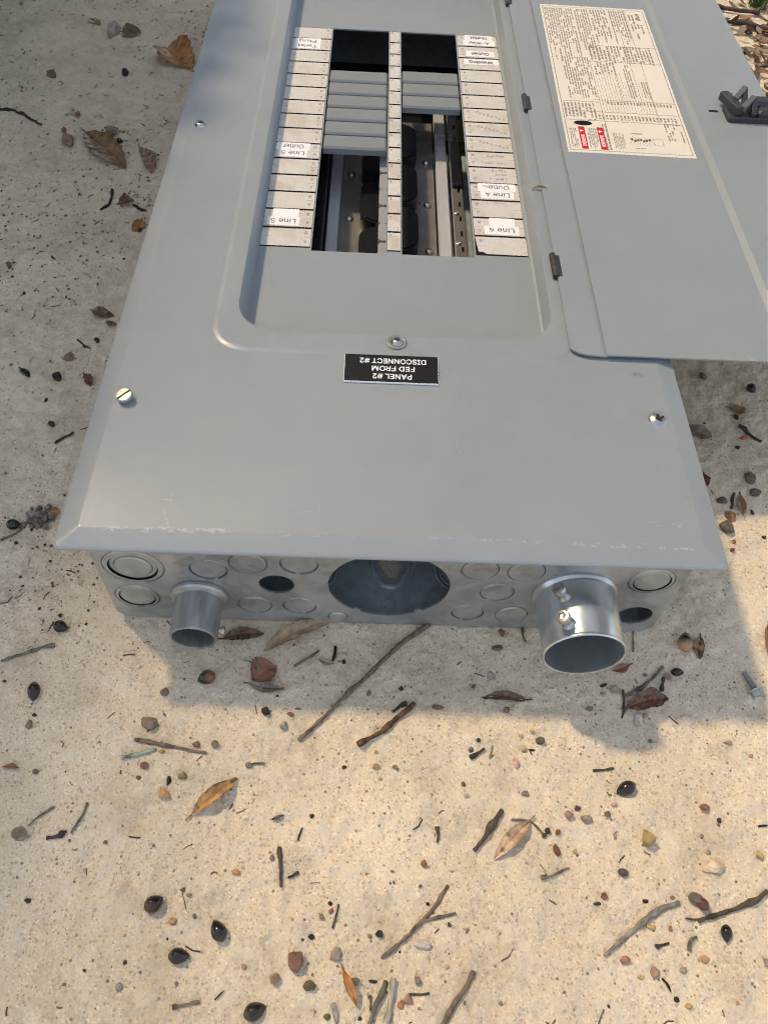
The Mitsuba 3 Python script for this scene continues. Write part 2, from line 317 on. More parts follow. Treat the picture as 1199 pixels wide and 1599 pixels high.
# circuit labels: paper cells on a black backing, with their lettering
LY0 = .2998
ROWS = 15
def quad(x0, x1, y0, y1, z, t=.00012):
    return mv(trimesh.creation.box([x1 - x0, y1 - y0, t]), (x0 + x1) / 2, (y0 + y1) / 2, z + t / 2)
ZB, ZP = ZL + .00012, ZL + .0003
for x0, x1 in ((-.1088, -.0683), (.0656, .1082), (-.0064, .0047)):
    obj(EP + '__label_backing', quad(x0, x1, LY0, LY0 + ROWS * PITCH, ZB), 'ink')
TAPES = {('l', 1): [('Line 5', 0), ('', 1)], ('l', 9): [], ('l', 8): [], ('r', 1): [('Line 4', 0), ('', 1)], ('r', 3): [('Line 4', 0), ('Outle', 1)], ('r', 12): [('Welding', 1)], ('r', 13): [('Outlet', 0)],
         ('r', 14): [('4-Way', 0), ('Outlet', 1)], ('l', 13): [('Twist', 0), ('Plug', 1)]}
TAPES[('l', 8)] = []; TAPES[('l', 5 + 0)] = [('Line 5', 0), ('Outlet', 1)]
HAND = {4: ['Line 4', 'Glue', 'Valve'], 5: ['Hot melt', 'Recept'], 6: ['Embosser'], 7: ['Embosser'], 8: ['Embosser']}
rng = np.random.default_rng(11)
for side, x0, x1 in (('l', -.1086, -.0685), ('r', .0658, .1080)):
    for k in range(ROWS):
        y0, y1 = LY0 + k * PITCH + .0012, LY0 + (k + 1) * PITCH - .0012
        pts = [(x0, y0), (x1, y0), (x1, y1), (x0, y1)]
        torn = side == 'r' and k == 0
        if torn: pts = [(x0 + .0022, y0 + .0032), (x0 + .006, y0 + .0030), (x0 + .0085, y0 + .0005), (x1, y0), (x1, y1), (x0, y1)]
        c = obj(EP + '__circuit_label', mv(slab(Polygon(pts), .00014), 0, 0, ZP), 'paper')
        zt = ZP + .00016
        xa = x1 - .0042 if side == 'l' else x0 + .0048
        ink = [] if torn else [text('A', .0027, .0036, xa, y0 + .0062, zt, True)]
        ink += [text('B', .0025, .0033, xa - .0002, y1 - .0052, zt, True)]
        ym = (y0 + y1) / 2
        ink += [quad(xa - .0028, xa + .0034, ym - .00015, ym + .00015, zt, .00006)]
        xo = x0 if side == 'l' else x1 - .0065
        ink += [quad(xo + .0006, xo + .0060, ym - .00012, ym + .00012, zt, .00006)]
        obj(c + '__lettering', cat(ink), 'fine_print')
        for t, up in TAPES.get((side, k), []):
            wide = {'Line 5': .0265, 'Line 4': .0290, 'Outlet': .0300, 'Outle': .0330, 'Welding': .036, '4-Way': .0340, 'Twist': .0270, 'Plug': .0270, '': .0215}[t]
            xm = (x0 + x1) / 2 + (.0020 if side == 'r' else -.0040)
            if t == '': xm += .001 if side == 'r' else .0015
            yc = y0 + (.0070 if not up else .0178)
            if (side, k) == ('r', 12): yc = y1 - .0075
            if (side, k) == ('r', 13): yc = y0 + .0080
            tm = slab(sbox(xm - wide / 2, yc - .0058, xm + wide / 2, yc + .0058), .00012)
            if (side, k) not in (('r', 3),): tm.apply_transform(trimesh.transformations.rotation_matrix(rng.uniform(-.02, .02), [0, 0, 1], [xm, yc, 0]))
            tz = ZP + .00024 + .0001 * up
            if t == 'Outle':      # peeled end of the tape
                fp = trimesh.Trimesh([[xm - wide / 2 + .004, yc + .003, tz], [xm - wide / 2 + .010, yc - .0005, tz + .0002], [xm - wide / 2 + .0100, yc - .0018, tz + .0024], [xm - wide / 2 + .0035, yc + .0018, tz + .0014]], [[0, 1, 2], [0, 2, 3]], process=False)
                obj(EP + '__peeled_tape', fp, 'tape')
            o = obj(EP + '__label_tape', mv(tm, 0, 0, tz), 'tape')
            if t:
                tw = {'Line 5': .0205, 'Line 4': .0210, 'Outlet': .0185, 'Outle': .0175, 'Welding': .0255, '4-Way': .0215, 'Twist': .0205, 'Plug': .0180}[t]
                obj(o + '__lettering', text(t, tw, .0064 if not ('g' in t) else .0078, xm + (.002 if t == 'Outle' else 0), yc, tz + .00014, bold=side == 'r' and k >= 12), 'ink')
                tag(o, f'white printed tape reading {t.lower() if t != "Outle" else "outle, its end torn"}')
        if side == 'r' and k in HAND:
            lines = HAND[k]; hw = []
            for j, t in enumerate(lines):
                if t == 'Embosser':
                    for q, ch in enumerate(t):
                        hw.append(text(ch, .0021 + .0006 * rng.random(), .0028 + .0012 * rng.random(), x1 - .0045 - q * .0036, y0 + .0060 + q * .0016 * (1 if k > 6 else .9) + rng.normal(0, .0004), zt, rot=180 + rng.normal(-12, 7)))
                else:
                    yy = y0 + (.0060 + j * (.0112 if len(lines) == 2 else .0066)); nx = len(t)
                    for q, ch in enumerate(t):
                        if ch == ' ': continue
                        hw.append(text(ch, .0019 + .0006 * rng.random(), .0026 + .0010 * rng.random(), x1 - .0100 - q * .0027, yy + rng.normal(0, .0004), zt, rot=180 + rng.normal(-6, 8)))
            obj(c + '__handwriting', cat(hw), 'pencil')
# numbered strip between the openings
for k in range(ROWS):
    y0, y1 = LY0 + k * PITCH + .0012, LY0 + (k + 1) * PITCH - .0012
    c = obj(EP + '__number_label', mv(slab(sbox(-.0062, y0, .0045, y1), .00014), 0, 0, ZP), 'paper')
    zt = ZP + .00016
    a, b = str(2 * k + 1), str(2 * k + 2)
    obj(c + '__lettering', cat([text(a, .0011 * (1 + (len(a) > 1)) if a != '1' else .0008, .0032, .0028, y0 + .0032, zt), text(b, .0013 * (1 + (len(b) > 1) * .9), .0032, -.0038, y1 - .0034, zt)]), 'ink')

# inside: mounting pan, bus supports, rails and neutral bar
pan = slab(union_all([sbox(-.0494, .29, .0410, .590)]).difference(union_all([Point(x, y).buffer(.0016, 8) for x, y in ((.0262, .5735), (.0240, .5650), (.0215, .4480), (.0260, .4455), (.0215, .3560), (.0275, .3590), (-.024, .391))])), .0015)
obj(EP + '__mounting_pan', mv(pan, 0, 0, .0332), 'pan_steel')
def lobe(cx, cy, s):
    p = Polygon(rr(cx, cy, .0195, .0330, .017, 7)).buffer(0)
    m = mv(slab(p, .014), 0, 0, .0350)
    return cat([m, mv(slab(p.buffer(-.002), .0012), 0, 0, .0490)])
for cy in (.3140, .3845, .4547, .5274): obj(EP + '__bus_support', lobe(.0036, cy, 1), 'black_plastic', smooth=30)
for cy in (.2800, .3516, .4230, .4945, .5660): obj(EP + '__bus_support', lobe(-.0110, cy, -1), 'black_plastic', smooth=30)
obj(EP + '__bus_cover', chamfer_box(-.0900, .0900, .5920, .7600, .004, .0140, .002, .003), 'black_plastic', smooth=30)
for k in range(8):      # grey breaker stabs along the middle
    y = .3085 + k * .0254
    p = Polygon(rr(-.0098, y + .0125, .0038, .0120, .0034, 5))
    obj(EP + '__breaker_stab', cat([mv(slab(p, .004), 0, 0, .066 + .001 * (k % 2)), mv(trimesh.creation.box([.003, .020, .018]), -.0088, y + .0125, .0575)]), 'pale_plastic', smooth=30)
def pan_screw(x, y):
    m = lathe([(.0040, 0), (.0040, .0008), (.0034, .0020), (.0020, .0028), (.0017, .0016), (.0001, .0014)], 20)
    return obj(EP + '__pan_screw', mv(m, x, y, .0348), 'bright_metal', smooth=40)
for x, y in ((-.0408, .4882), (-.0407, .4144), (.0337, .5135), (.0336, .4413), (.0338, .3698), (-.0407, .3400)): pan_screw(x, y)
for x0, x1, m in ((-.0604, -.0497, 'aluminium'), (.0428, .0540, 'aluminium')):
    obj(EP + '__rail', chamfer_box(x0, x1, .292, .605, .0330, .0420, .0008, .001), m, smooth=25)
nb = slab(sbox(.0550, .292, .0645, .595).difference(union_all([sbox(.0600, .300 + k * .0222, .0622, .3075 + k * .0222) for k in range(14)])), .005)
obj(EP + '__neutral_bar', cat([mv(nb, 0, 0, .0505), quad(.0552, .0642, .2925, .5945, .0485, .0015)]), 'pan_steel')
for k in range(6):
    obj(EP + '__neutral_screw', mv(lathe([(.0022, 0), (.0022, .001), (.0014, .0014), (.0001, .001)], 12), .0575, .311 + k * .0444, .0556), 'bright_metal', smooth=40)
obj(EP + '__neutral_cover', chamfer_box(.0549, .0655, .440, .515, .0500, .0600, .0015, .001), 'black_plastic', smooth=30)
obj(EP + '__hook_rail', cat([chamfer_box(-.0790, -.0625, .292, .600, .030, .0560, .001, .001)] + [quad(-.0785, -.0655, .305 + k * .0254, .3058 + k * .0254, .0560, .0008) for k in range(11)]), 'black_plastic', smooth=30)

# cover screws
def phillips(r=.0055, h=.0030):
    m = lathe([(r, 0), (r, .0006), (r * .92, .0014), (r * .7, h * .8), (r * .42, h), (r * .40, h - .0004)], 32)
    a = lathe([(r * .40, h - .0004), (.0001, h - .0010)], 32)
    cr = [mv(trimesh.creation.box([r * .95, .0010, .0004]), 0, 0, h + .0001), mv(trimesh.creation.box([.0010, r * .95, .0004]), 0, 0, h + .00013)]
    return cat([m, a]), cat(cr)
def cover_screw(x, y, z, r, rot, tilt=0):
    m, c = phillips(r); M = R3([0, 0, 1], rot) @ R3([1, 0, 0], tilt)
    k = obj(EP + '__cover_screw', mv(m.apply_transform(M), x, y, z), 'bright_metal', smooth=40)
    obj(k + '__cross_slot', mv(c.apply_transform(M), x, y, z), 'dark_steel')
    return k
cover_screw(.1728, .1118, ZC - .0003, .0066, 20, 6)
cover_screw(.0006, .1742, ZC + .0008, .0046, 35, -8)
cover_screw(-.1736, .4435, ZC - .0003, .0052, 60)
sl = lathe([(.0034, -.001), (.0034, .0020), (.0048, .0021), (.0052, .0026), (.0052, .0046), (.0046, .0054), (.0001, .0056)], 30)
M = R3([1, 0, 0], 8) @ R3([0, 1, 0], -6)
k = obj(EP + '__cover_screw', mv(sl.apply_transform(M), -.1738, .1125, ZC), 'dull_zinc', smooth=35)
tag(k, 'raised slotted screw at the lower left of the cover')
s = mv(trimesh.creation.box([.0102, .0011, .0003]), 0, 0, .0057); s.apply_transform(M @ R3([0, 0, 1], 42))
obj(k + '__slot', mv(s, -.1738, .1125, ZC), 'dark_steel')

# engraved name plate
px0, px1, py0, py1 = -.0349, .0288, .1351, .1606
NPZ = ZC + .0003
k = obj(EP + '__name_plate', chamfer_box(px0, px1, py0, py1, NPZ, NPZ + .0013, .0001, .0002), 'engraved_white')
tag(k, 'black engraved plate with white letters, panel #2 fed from disconnect #2')
obj(k + '__face', quad(px0 + .0003, px1 - .0003, py0 + .0003, py1 - .0001, NPZ + .0013, .0002), 'engraved_black')
zt = NPZ + .00155
pc = (px0 + px1) / 2
obj(k + '__lettering', cat([text('PANEL #2', .0262, .0048, pc + .0005, py0 + .0053, zt, True), text('FED FROM', .0290, .0047, pc + .0012, py0 + .0126, zt, True), text('DISCONNECT #2', .0450, .0048, pc + .0010, py0 + .0197, zt, True)]), 'engraved_white')

# the door, folded open to the right on its hinges
DZ = ZC + .0019
DX0, DX1, DY0, DY1 = .1218, .3556, .1668, .8330
def door_poly(x0, x1, inset=0.0):
    pts = [(x0, DY1), (x0, DY0 + .0075)]
    if x0 < .13: pts += [(x0 + .0012, DY0 + .0052), (x0 + .004, DY0 + .0030), (x0 + .0085, DY0 + .0012), (x0 + .015, DY0 + .0003)]
    else: pts += [(x0, DY0)]
    return Polygon(pts + [(x1, DY0), (x1, DY1)])
d1 = mv(slab(door_poly(DX0, .1443), .0014), 0, 0, DZ)
d2 = mv(slab(door_poly(.1463, .2727), .0012), 0, 0, DZ + .0010)
gro = mv(slab(sbox(.1440, DY0 + .0004, .1468, DY1), .0005), 0, 0, DZ - .0004)
ridge = trimesh.Trimesh([[x, y, z] for y in (DY0, DY1) for x, z in ((.2727, DZ + .0022), (.2735, DZ + .0023), (.2774, DZ + .0047), (.2782, DZ + .0049), (DX1 - .002, DZ + .0049), (DX1, DZ + .0041), (DX1, DZ - .0040), (DX1 - .0015, DZ - .0040), (DX1 - .0015, DZ + .0035), (.2784, DZ + .0037), (.2727, DZ + .0010))],
                        [[i, i + 1, i + 12] for i in range(10)] + [[i, i + 12, i + 11] for i in range(10)], process=False)
ends = []
obj(EP + '__door', cat([d1, d2, gro, ridge] + ends), 'paint', smooth=28)
tag(EP + '__door', 'grey sheet metal door folded open, its inner face up, with a large printed label')
for y in (.2636, .5030, .722):
    c = trimesh.creation.cylinder(.0024, .027, sections=18); c.apply_transform(R3([1, 0, 0], 90))
    tab = chamfer_box(.1205, .1255, y - .0125, y + .0120, DZ - .0012, DZ + .0020, .0004, .0006)
    obj(EP + '__door__hinge', cat([mv(c, .1205, y, DZ + .0010), tab]), 'dark_steel', smooth=35)

# printed label on the door
SX0, SX1, SY0, SY1 = .1530, .2668, .4206, .7110
SZ = DZ + .0022
st = EP + '__wiring_label'
ang = math.radians(-1.6)
def sq(s0, s1, t0, t1, z, th=.00005):
    m = quad(SX0 + s0 * (SX1 - SX0), SX0 + s1 * (SX1 - SX0), SY0 + t0 * (SY1 - SY0), SY0 + t1 * (SY1 - SY0), z, th); return m
def spin(m):
    m.apply_transform(trimesh.transformations.rotation_matrix(ang * .55, [0, 0, 1], [(SX0 + SX1) / 2, (SY0 + SY1) / 2, 0])); return m
obj(st, spin(sq(0, 1, 0, 1, SZ, .00015)), 'sticker')
tag(st, 'large cream printed wiring label on the open door')
zi = SZ + .00018
rs = np.random.default_rng(21)
fine = []
def lines(s0, s1, t0, t1, n, dens=.85, rag=.5, word=.018):
    """n lines of small words running along the label's length."""
    for i in range(n):
        s = s0 + (i + .5) * (s1 - s0) / n; t = t1; end = t0 + (t1 - t0) * rag * rs.random() ** 2
        h = (s1 - s0) / n * .27
        while t > end:
            w_ = word * rs.uniform(.4, 1.5)
            if rs.random() < dens: fine.append(sq(s - h, s + h, max(t - w_, end), t, zi))
            t -= w_ + .0045
def rule(s0, s1, t0, t1): fine.append(sq(s0, s1, t0, t1, zi))
lines(.03, .14, .56, .975, 5); lines(.14, .30, .60, .975, 7, rag=.3); lines(.31, .45, .62, .975, 6, rag=.3); lines(.46, .62, .70, .975, 6); lines(.64, .80, .70, .975, 7); lines(.82, .94, .76, .95, 4, rag=.9)
lines(.10, .34, .32, .60, 11, rag=.15); lines(.36, .55, .585, .685, 6, .95, .1, .02); lines(.56, .93, .57, .695, 13, rag=.2); lines(.37, .56, .485, .57, 7, rag=.1)
lines(.40, .95, .29, .31, 20, 1, .1, .018); lines(.30, .95, .195, .225, 22, 1, .1, .02); lines(.03, .3, .20, .29, 9, .9, .1, .02)
lines(.62, .68, .33, .56, 3, rag=.1); lines(.74, .80, .33, .45, 3, rag=.4); lines(.82, .96, .08, .19, 6, rag=.3); lines(.04, .10, .025, .135, 4, rag=.05); lines(.18, .26, .025, .14, 5, rag=.05); lines(.31, .35, .01, .17, 2, rag=.05); lines(.38, .47, .03, .12, 7, rag=.05); lines(.50, .66, .118, .124, 1, .9, 0); lines(.50, .66, .036, .040, 1, .9, 0)
for a in ((.02, .98, .985, .9875), (.02, .98, .012, .0145), (.02, .026, .0145, .985), (.975, .981, .0145, .985), (.33, .98, .69, .6925), (.33, .98, .575, .5775), (.30, .98, .315, .3175), (.03, .98, .24, .2425), (.03, .98, .185, .1875), (.03, .34, .30, .3025), (.28, .284, .185, .31), (.346, .35, .0145, .58), (.445, .449, .58, .69), (.545, .549, .32, .69), (.70, .704, .32, .98), (.80, .804, .185, .98)): rule(*a)
for k_ in range(19): rule(.37 + k_ * .0235, .3725 + k_ * .0235, .2425, .50 if k_ < 10 else .44)
for q in range(8): rule(.515 + q * .024, .5175 + q * .024, .055, .105)
for (s0, s1, t0, t1) in ((.70, .775, .058, .098),): 
    for a in ((s0, s0 + .004, t0, t1), (s1 - .004, s1, t0, t1), (s0, s1, t0, t0 + .002), (s0, s1, t1 - .002, t1)): rule(*a)
obj(st + '__fine_print', spin(cat(fine)), 'fine_print')
black = []
for q in range(7): black.append(sq(.522 + q * .0235, .536 + q * .0235, .082 - .004 * ((q * 5) % 3), .094 - .004 * ((q * 5) % 3), zi + .00006))
black += [text(t, .0030, .0038, SX0 + .915 * (SX1 - SX0), SY0 + (.955 - .0105 * j) * (SY1 - SY0), zi, True, -90) for j, t in enumerate('EAT')]
black += [text('N', .0034, .0038, SX0 + .915 * (SX1 - SX0), SY0 + .9155 * (SY1 - SY0), zi, True, -90), sq(.905, .918, .9235, .9275, zi)]
gl = slab(affinity.scale(Point(0, 0).buffer(1, 12), .0085, .0040), .00006); black.append(mv(gl, SX0 + .165 * (SX1 - SX0), SY0 + .168 * (SY1 - SY0), zi))
sqg = [(.0, .0), (.004, .002), (.006, .005), (.010, .0045), (.013, .0075)]
for a, b in zip(sqg, sqg[1:]):
    l = math.hypot(b[0] - a[0], b[1] - a[1]); m = trimesh.creation.box([l + .0004, .0007, .00006]); m.apply_transform(R3([0, 0, 1], math.degrees(math.atan2(b[1] - a[1], b[0] - a[0]))))
    black.append(mv(m, SX0 + .16 * (SX1 - SX0) + (a[0] + b[0]) / 2 + .001, SY0 + .172 * (SY1 - SY0) + (a[1] + b[1]) / 2, zi + .00007))
obj(st + '__bold_print', spin(cat(black)), 'ink')
for s0, word in ((.115, 'WARNING'), (.265, 'DANGER')):
    k = obj(st + '__red_heading', spin(sq(s0, s0 + .052, .020, .147, zi)), 'red_ink')
    wt = [text(word, .0185, .0036, SX0 + (s0 + .026) * (SX1 - SX0), SY0 + .068 * (SY1 - SY0), zi + .00006, True, -90)]
    tri = slab(Polygon([(-.0019, -.0018), (.0019, -.0018), (0, .0018)]), .00006); tri.apply_transform(R3([0, 0, 1], -90)); wt.append(mv(tri, SX0 + (s0 + .026) * (SX1 - SX0), SY0 + .122 * (SY1 - SY0), zi + .00006))
    obj(st + '__heading_lettering', spin(cat(wt)), 'tape')

# latch on the door's inner face
LZ = DZ + .0049
la = EP + '__latch'
def bar(a, b, w_, h):
    a, b = np.array(a, float), np.array(b, float); l = np.linalg.norm(b - a)
    m = chamfer_box(-l / 2, l / 2, -w_ / 2, w_ / 2, -h / 2, h / 2, .0005, .0008)
    x = (b - a) / l; z = np.array([0, 0, 1.0]); y = np.cross(z, x); y /= np.linalg.norm(y); z = np.cross(x, y)
    M = np.eye(4); M[:3, 0], M[:3, 1], M[:3, 2], M[:3, 3] = x, y, z, (a + b) / 2
    m.apply_transform(M); return m
base = chamfer_box(.3050, .3550, .4780, .5020, LZ, LZ + .005, .001, .002)
obj(la, base, 'grey_plastic', smooth=30)
tag(la, 'dark grey plastic latch with folded arms near the door edge')
obj(la + '__arm', bar((.3060, .5130, LZ + .008), (.3140, .4820, LZ + .009), .0080, .007), 'grey_plastic', smooth=30)
obj(la + '__bright_arm', bar((.3130, .4990, LZ + .011), (.3240, .5130, LZ + .015), .0052, .0045), 'latch_grey', smooth=30)
obj(la + '__arm', bar((.3240, .5130, LZ + .015), (.3215, .4930, LZ + .007), .0046, .004), 'grey_plastic', smooth=30)
obj(la + '__bright_arm', bar((.3160, .4830, LZ + .011), (.3280, .4960, LZ + .015), .0052, .0045), 'latch_grey', smooth=30)
obj(la + '__arm', bar((.3280, .4960, LZ + .015), (.3270, .4790, LZ + .007), .0046, .004), 'grey_plastic', smooth=30)
obj(la + '__block', cat([chamfer_box(.3290, .3470, .4930, .5080, LZ + .002, LZ + .012, .003, .004), chamfer_box(.3310, .3470, .4790, .4915, LZ + .002, LZ + .011, .003, .004), chamfer_box(.3480, .3560, .4800, .5060, LZ + .002, LZ + .012, .002, .002)]), 'grey_plastic', smooth=30)
obj(la + '__wire', tube([(.312, .5290, LZ + .001), (.3135, .5235, LZ + .004), (.3150, .5160, LZ + .008)], .0008, 6), 'bright_metal', smooth=True)
obj(EP + '__door__slot', cat([quad(.2920, .3005, .4955, .4992, DZ + .0049, .00015)]), 'black_plastic')

# short connector and big coupling screwed into the end of the tub
def along(m, base, tilt):
    m.apply_transform(R3([1, 0, 0], 90)); m.apply_transform(R3([1, 0, 0], -tilt)); return mv(m, *base)
cn = lathe([(.0125, -.010), (.0125, 0), (.0184, .0), (.0190, .0012), (.0187, .0028), (.0174, .0040), (.0158, .0044), (.0151, .0056), (.0148, .0300), (.0144, .0312), (.0134, .0312), (.0130, .0300), (.0130, -.010)], 48)
k = obj(EP + '__conduit_connector', along(cn, (-.1221, BY0, .0320), .4), 'dull_zinc', smooth=35)
tag(k, 'short dull zinc conduit connector at the left of the box end')
ss = lathe([(.0020, 0), (.0020, .0016), (.0030, .0018), (.0030, .0036), (.0022, .0042), (.0001, .0042)], 16); ss.apply_transform(R3([0, 1, 0], 100))
obj(k + '__set_screw', mv(ss, -.1221 + .0142, BY0 - .023, .0290), 'bright_metal', smooth=35)
cp = lathe([(.0225, -.010), (.0225, 0), (.0268, 0), (.0272, .0012), (.0268, .0028), (.0257, .0040), (.0250, .0060), (.0247, .0410), (.0252, .0418), (.0252, .0430), (.0246, .0436), (.0238, .0434), (.0236, .0420), (.0236, -.010)], 64)
kb = (.1171, BY0 - .0003, .0491)
k = obj(EP + '__conduit_coupling', along(cp, kb, 3.0), 'zinc', smooth=35)
tag(k, 'large shiny zinc coupling with two set screws on top')
def setscrew(d):
    m = lathe([(.0044, -.001), (.0042, .0008), (.0030, .0020), (.0024, .0030), (.0022, .0070), (.0036, .0074), (.0042, .0082), (.0042, .0105), (.0036, .0116), (.0022, .0118), (.0018, .0106), (.0001, .0104)], 20)
    m.apply_transform(R3([0, 1, 0], -32)); return mv(m, kb[0] - .0128, kb[1] - d, kb[2] + .0208 + d * .05)
for d in (.014, .033): obj(k + '__set_screw', setscrew(d), 'bright_metal', smooth=35)
ACORNS = [
(-0.2183, 0.0006, 0.0114, 0.0081, -19, 'black', 'small black acorn on the sand left of the short conduit connector'),
(-0.2233, -0.0463, 0.0137, 0.0077, -80, 'dark', 'black acorn with a brown top standing point down near the left edge'),
(-0.1162, -0.0341, 0.0127, 0.0095, -156, 'brown2', 'two toned brown and black acorn on the shaded sand under the short connector'),
(0.2042, 0.002, 0.0153, 0.0098, 78, 'tan', 'tan acorn with a black tip beside an oval brown leaf'),
(0.1959, -0.0189, 0.0096, 0.0056, 2, 'black', 'small black acorn in the shade below the tan acorn'),
(0.1469, -0.0976, 0.0143, 0.0083, -156, 'dark', 'large dark acorn on sunlit sand below the big coupling'),
(0.1792, -0.161, 0.0089, 0.0066, 126, 'red', 'red brown acorn still in its cap by the long dark twig at right'),
(0.1902, -0.1759, 0.0098, 0.0062, -98, 'black', 'long black acorn below the dark twig at the right edge'),
(-0.1267, -0.1663, 0.0119, 0.0089, 37, 'brown1', 'dark acorn with a brown base, upper left of the trio of acorns near the bottom'),
(-0.0898, -0.1791, 0.0129, 0.0084, 123, 'dark', 'dark acorn with a grey base, rightmost of the trio of acorns near the bottom'),
(-0.1092, -0.1913, 0.0121, 0.0081, 1, 'dark', 'round dark acorn with a stalk stub, lowest of the acorn trio near the bottom'),
(-0.0664, -0.2157, 0.013, 0.0087, 23, 'dark', 'dark pointed acorn cut by the bottom edge of the photograph'),
(-0.2712, 0.0806, 0.0108, 0.0081, 2, 'black', 'black acorn beside the clump of ash at the far left edge'),
(0.3107, 0.2418, 0.0103, 0.0077, -70, 'black', 'small black acorn in the shade right of the cover corner under the door'),
(-0.2963, 0.5851, 0.0082, 0.0061, 5, 'black', 'tiny black acorn between the brown leaves at upper left'),
]
LEAVES = [
((-0.1137, -0.1182, -0.0887, -0.0957, 0.0091), 'golden', 0.5, 1, 'golden folded oak leaf on the bright sand at lower left'),
((-0.1098, -0.0052, -0.0822, -0.001, 0.0095), 'brown', 0.3, 0, 'glossy dark brown leaf beside the short conduit connector'),
((-0.0868, -0.0345, -0.072, -0.0243, 0.0198), 'rust', 0.55, 1, 'curled rust coloured leaf in the shade below the box'),
((-0.089, -0.0364, -0.0662, -0.0392, 0.0061), 'greybrown', 0.3, 0, 'grey brown sliver of leaf under the curled rust coloured leaf'),
((-0.0369, 0.0115, -0.0818, -0.0136, 0.0104), 'drytan', 0.5, 1, 'long dry tan leaf poking out from under the box'),
((-0.0452, -0.0176, -0.0345, -0.0204, 0.0041), 'drytan', 0.2, 0, 'small dry leaf tip between two short twigs under the box'),
((0.0912, -0.0417, 0.0616, -0.0412, 0.0062), 'brown', 0.3, 0, 'dark brown leaf with a thin stem at the edge of the shadow'),
((0.0859, -0.1179, 0.0627, -0.1399, 0.0083), 'pinktan', 0.35, 1, 'pinkish tan leaf with a bent stem leaning on a dark twig'),
((0.2174, 0.0082, 0.2131, -0.0092, 0.008), 'brownoil', 0.3, 0, 'oval brown leaf standing beside the tan acorn'),
((0.1635, -0.0153, 0.1506, -0.0203, 0.0061), 'rust', 0.3, 0, 'small orange brown leaf scrap touching the big coupling'),
((0.1567, -0.0455, 0.1854, -0.0386, 0.0128), 'rustdark', 0.45, 1, 'lobed dark rust leaf next to the forked twig'),
((0.2655, 0.0171, 0.2589, -0.0073, 0.0054), 'brownoil', 0.3, 0, 'brown leaf cut by the right edge above the bolt'),
((-0.2309, -0.093, -0.2207, -0.0932, 0.0035), 'rust', 0.2, 0, 'pointed reddish leaf at the left edge of the photograph'),
((-0.2815, 0.8004, -0.243, 0.7542, 0.0455), 'orange', 0.45, 1, 'orange curled leaf on dark sand beside the top of the cover'),
((-0.344, 0.8362, -0.32, 0.8371, 0.026), 'brown', 0.3, 0, 'brown leaf stuck to a pale lump at upper left'),
((-0.3365, 0.5993, -0.279, 0.5334, 0.0295), 'shadebrown', 0.4, 1, 'large crumpled brown leaf on the dark sand at left'),
((-0.2735, 0.5754, -0.2514, 0.5286, 0.0154), 'shadebrown', 0.3, 0, 'triangular brown leaf just right of the large crumpled leaf'),
((-0.3104, 0.5977, -0.3034, 0.6114, 0.0165), 'greybrown', 0.3, 0, 'grey leaf scrap beside the tiny black acorn'),
((-0.2753, 0.4723, -0.2608, 0.48, 0.0164), 'rustdark', 0.4, 0, 'small folded brown leaf left of the cover edge'),
((-0.2463, 0.4467, -0.251, 0.4257, 0.0115), 'orange', 0.3, 0, 'small orange brown leaf touching the cover edge at left'),
((-0.2648, 0.3113, -0.2448, 0.3049, 0.0114), 'brown', 0.3, 0, 'split brown leaf by the left edge of the cover'),
((-0.241, 0.2943, -0.2509, 0.2986, 0.0062), 'brown', 0.2, 0, 'short leaf sliver below the split brown leaf'),
((-0.3921, 0.8717, -0.3755, 0.8556, 0.0138), 'shadebrown', 0.2, 0, 'small dull leaf near the top left corner'),
((-0.3602, 0.644, -0.3498, 0.63, 0.01), 'rust', 0.2, 0, 'tiny rust leaf above the large crumpled leaf'),
((-0.2559, 0.2344, -0.247, 0.2209, 0.0075), 'rustdark', 0.3, 0, 'small brown leaf upper left of the slotted cover screw'),
((-0.2481, 0.0937, -0.242, 0.0951, 0.0072), 'orange', 0.3, 0, 'orange leaf tucked under the lower left corner of the cover'),
((0.2493, 0.2011, 0.2658, 0.1886, 0.0119), 'greybrown', 0.3, 0, 'long grey leaf poking out beside the right edge of the cover'),
((0.2884, 0.2246, 0.3055, 0.2204, 0.0079), 'brownoil', 0.4, 0, 'curved tan leaf on the shaded sand below the door'),
((0.2747, 0.1308, 0.2721, 0.1105, 0.007), 'brownoil', 0.3, 0, 'upright tan leaf among the dark bark pieces at right'),
((0.2609, 0.1155, 0.2627, 0.1048, 0.0077), 'rust', 0.3, 0, 'small rust leaf beside the dark bark pieces at right'),
((0.2508, 0.1506, 0.2511, 0.1385, 0.0069), 'rustdark', 0.3, 0, 'red brown leaf peeking out at the right edge of the cover'),
((-0.3088, 0.2368, -0.2983, 0.2269, 0.0065), 'black', 0.2, 0, 'blackened leaf flake at the left edge'),
((-0.0219, -0.196, -0.0139, -0.2129, 0.0049), 'orange', 0.5, 1, 'strip of orange bark between the stones at the bottom'),
((-0.0669, -0.1204, -0.0593, -0.1177, 0.0026), 'greydark', 0.2, 0, 'thin dark flake on the open sand left of centre'),
((-0.2461, -0.0383, -0.2431, -0.0391, 0.0021), 'rust', 0.2, 0, 'speck of rust leaf at the left edge'),
]
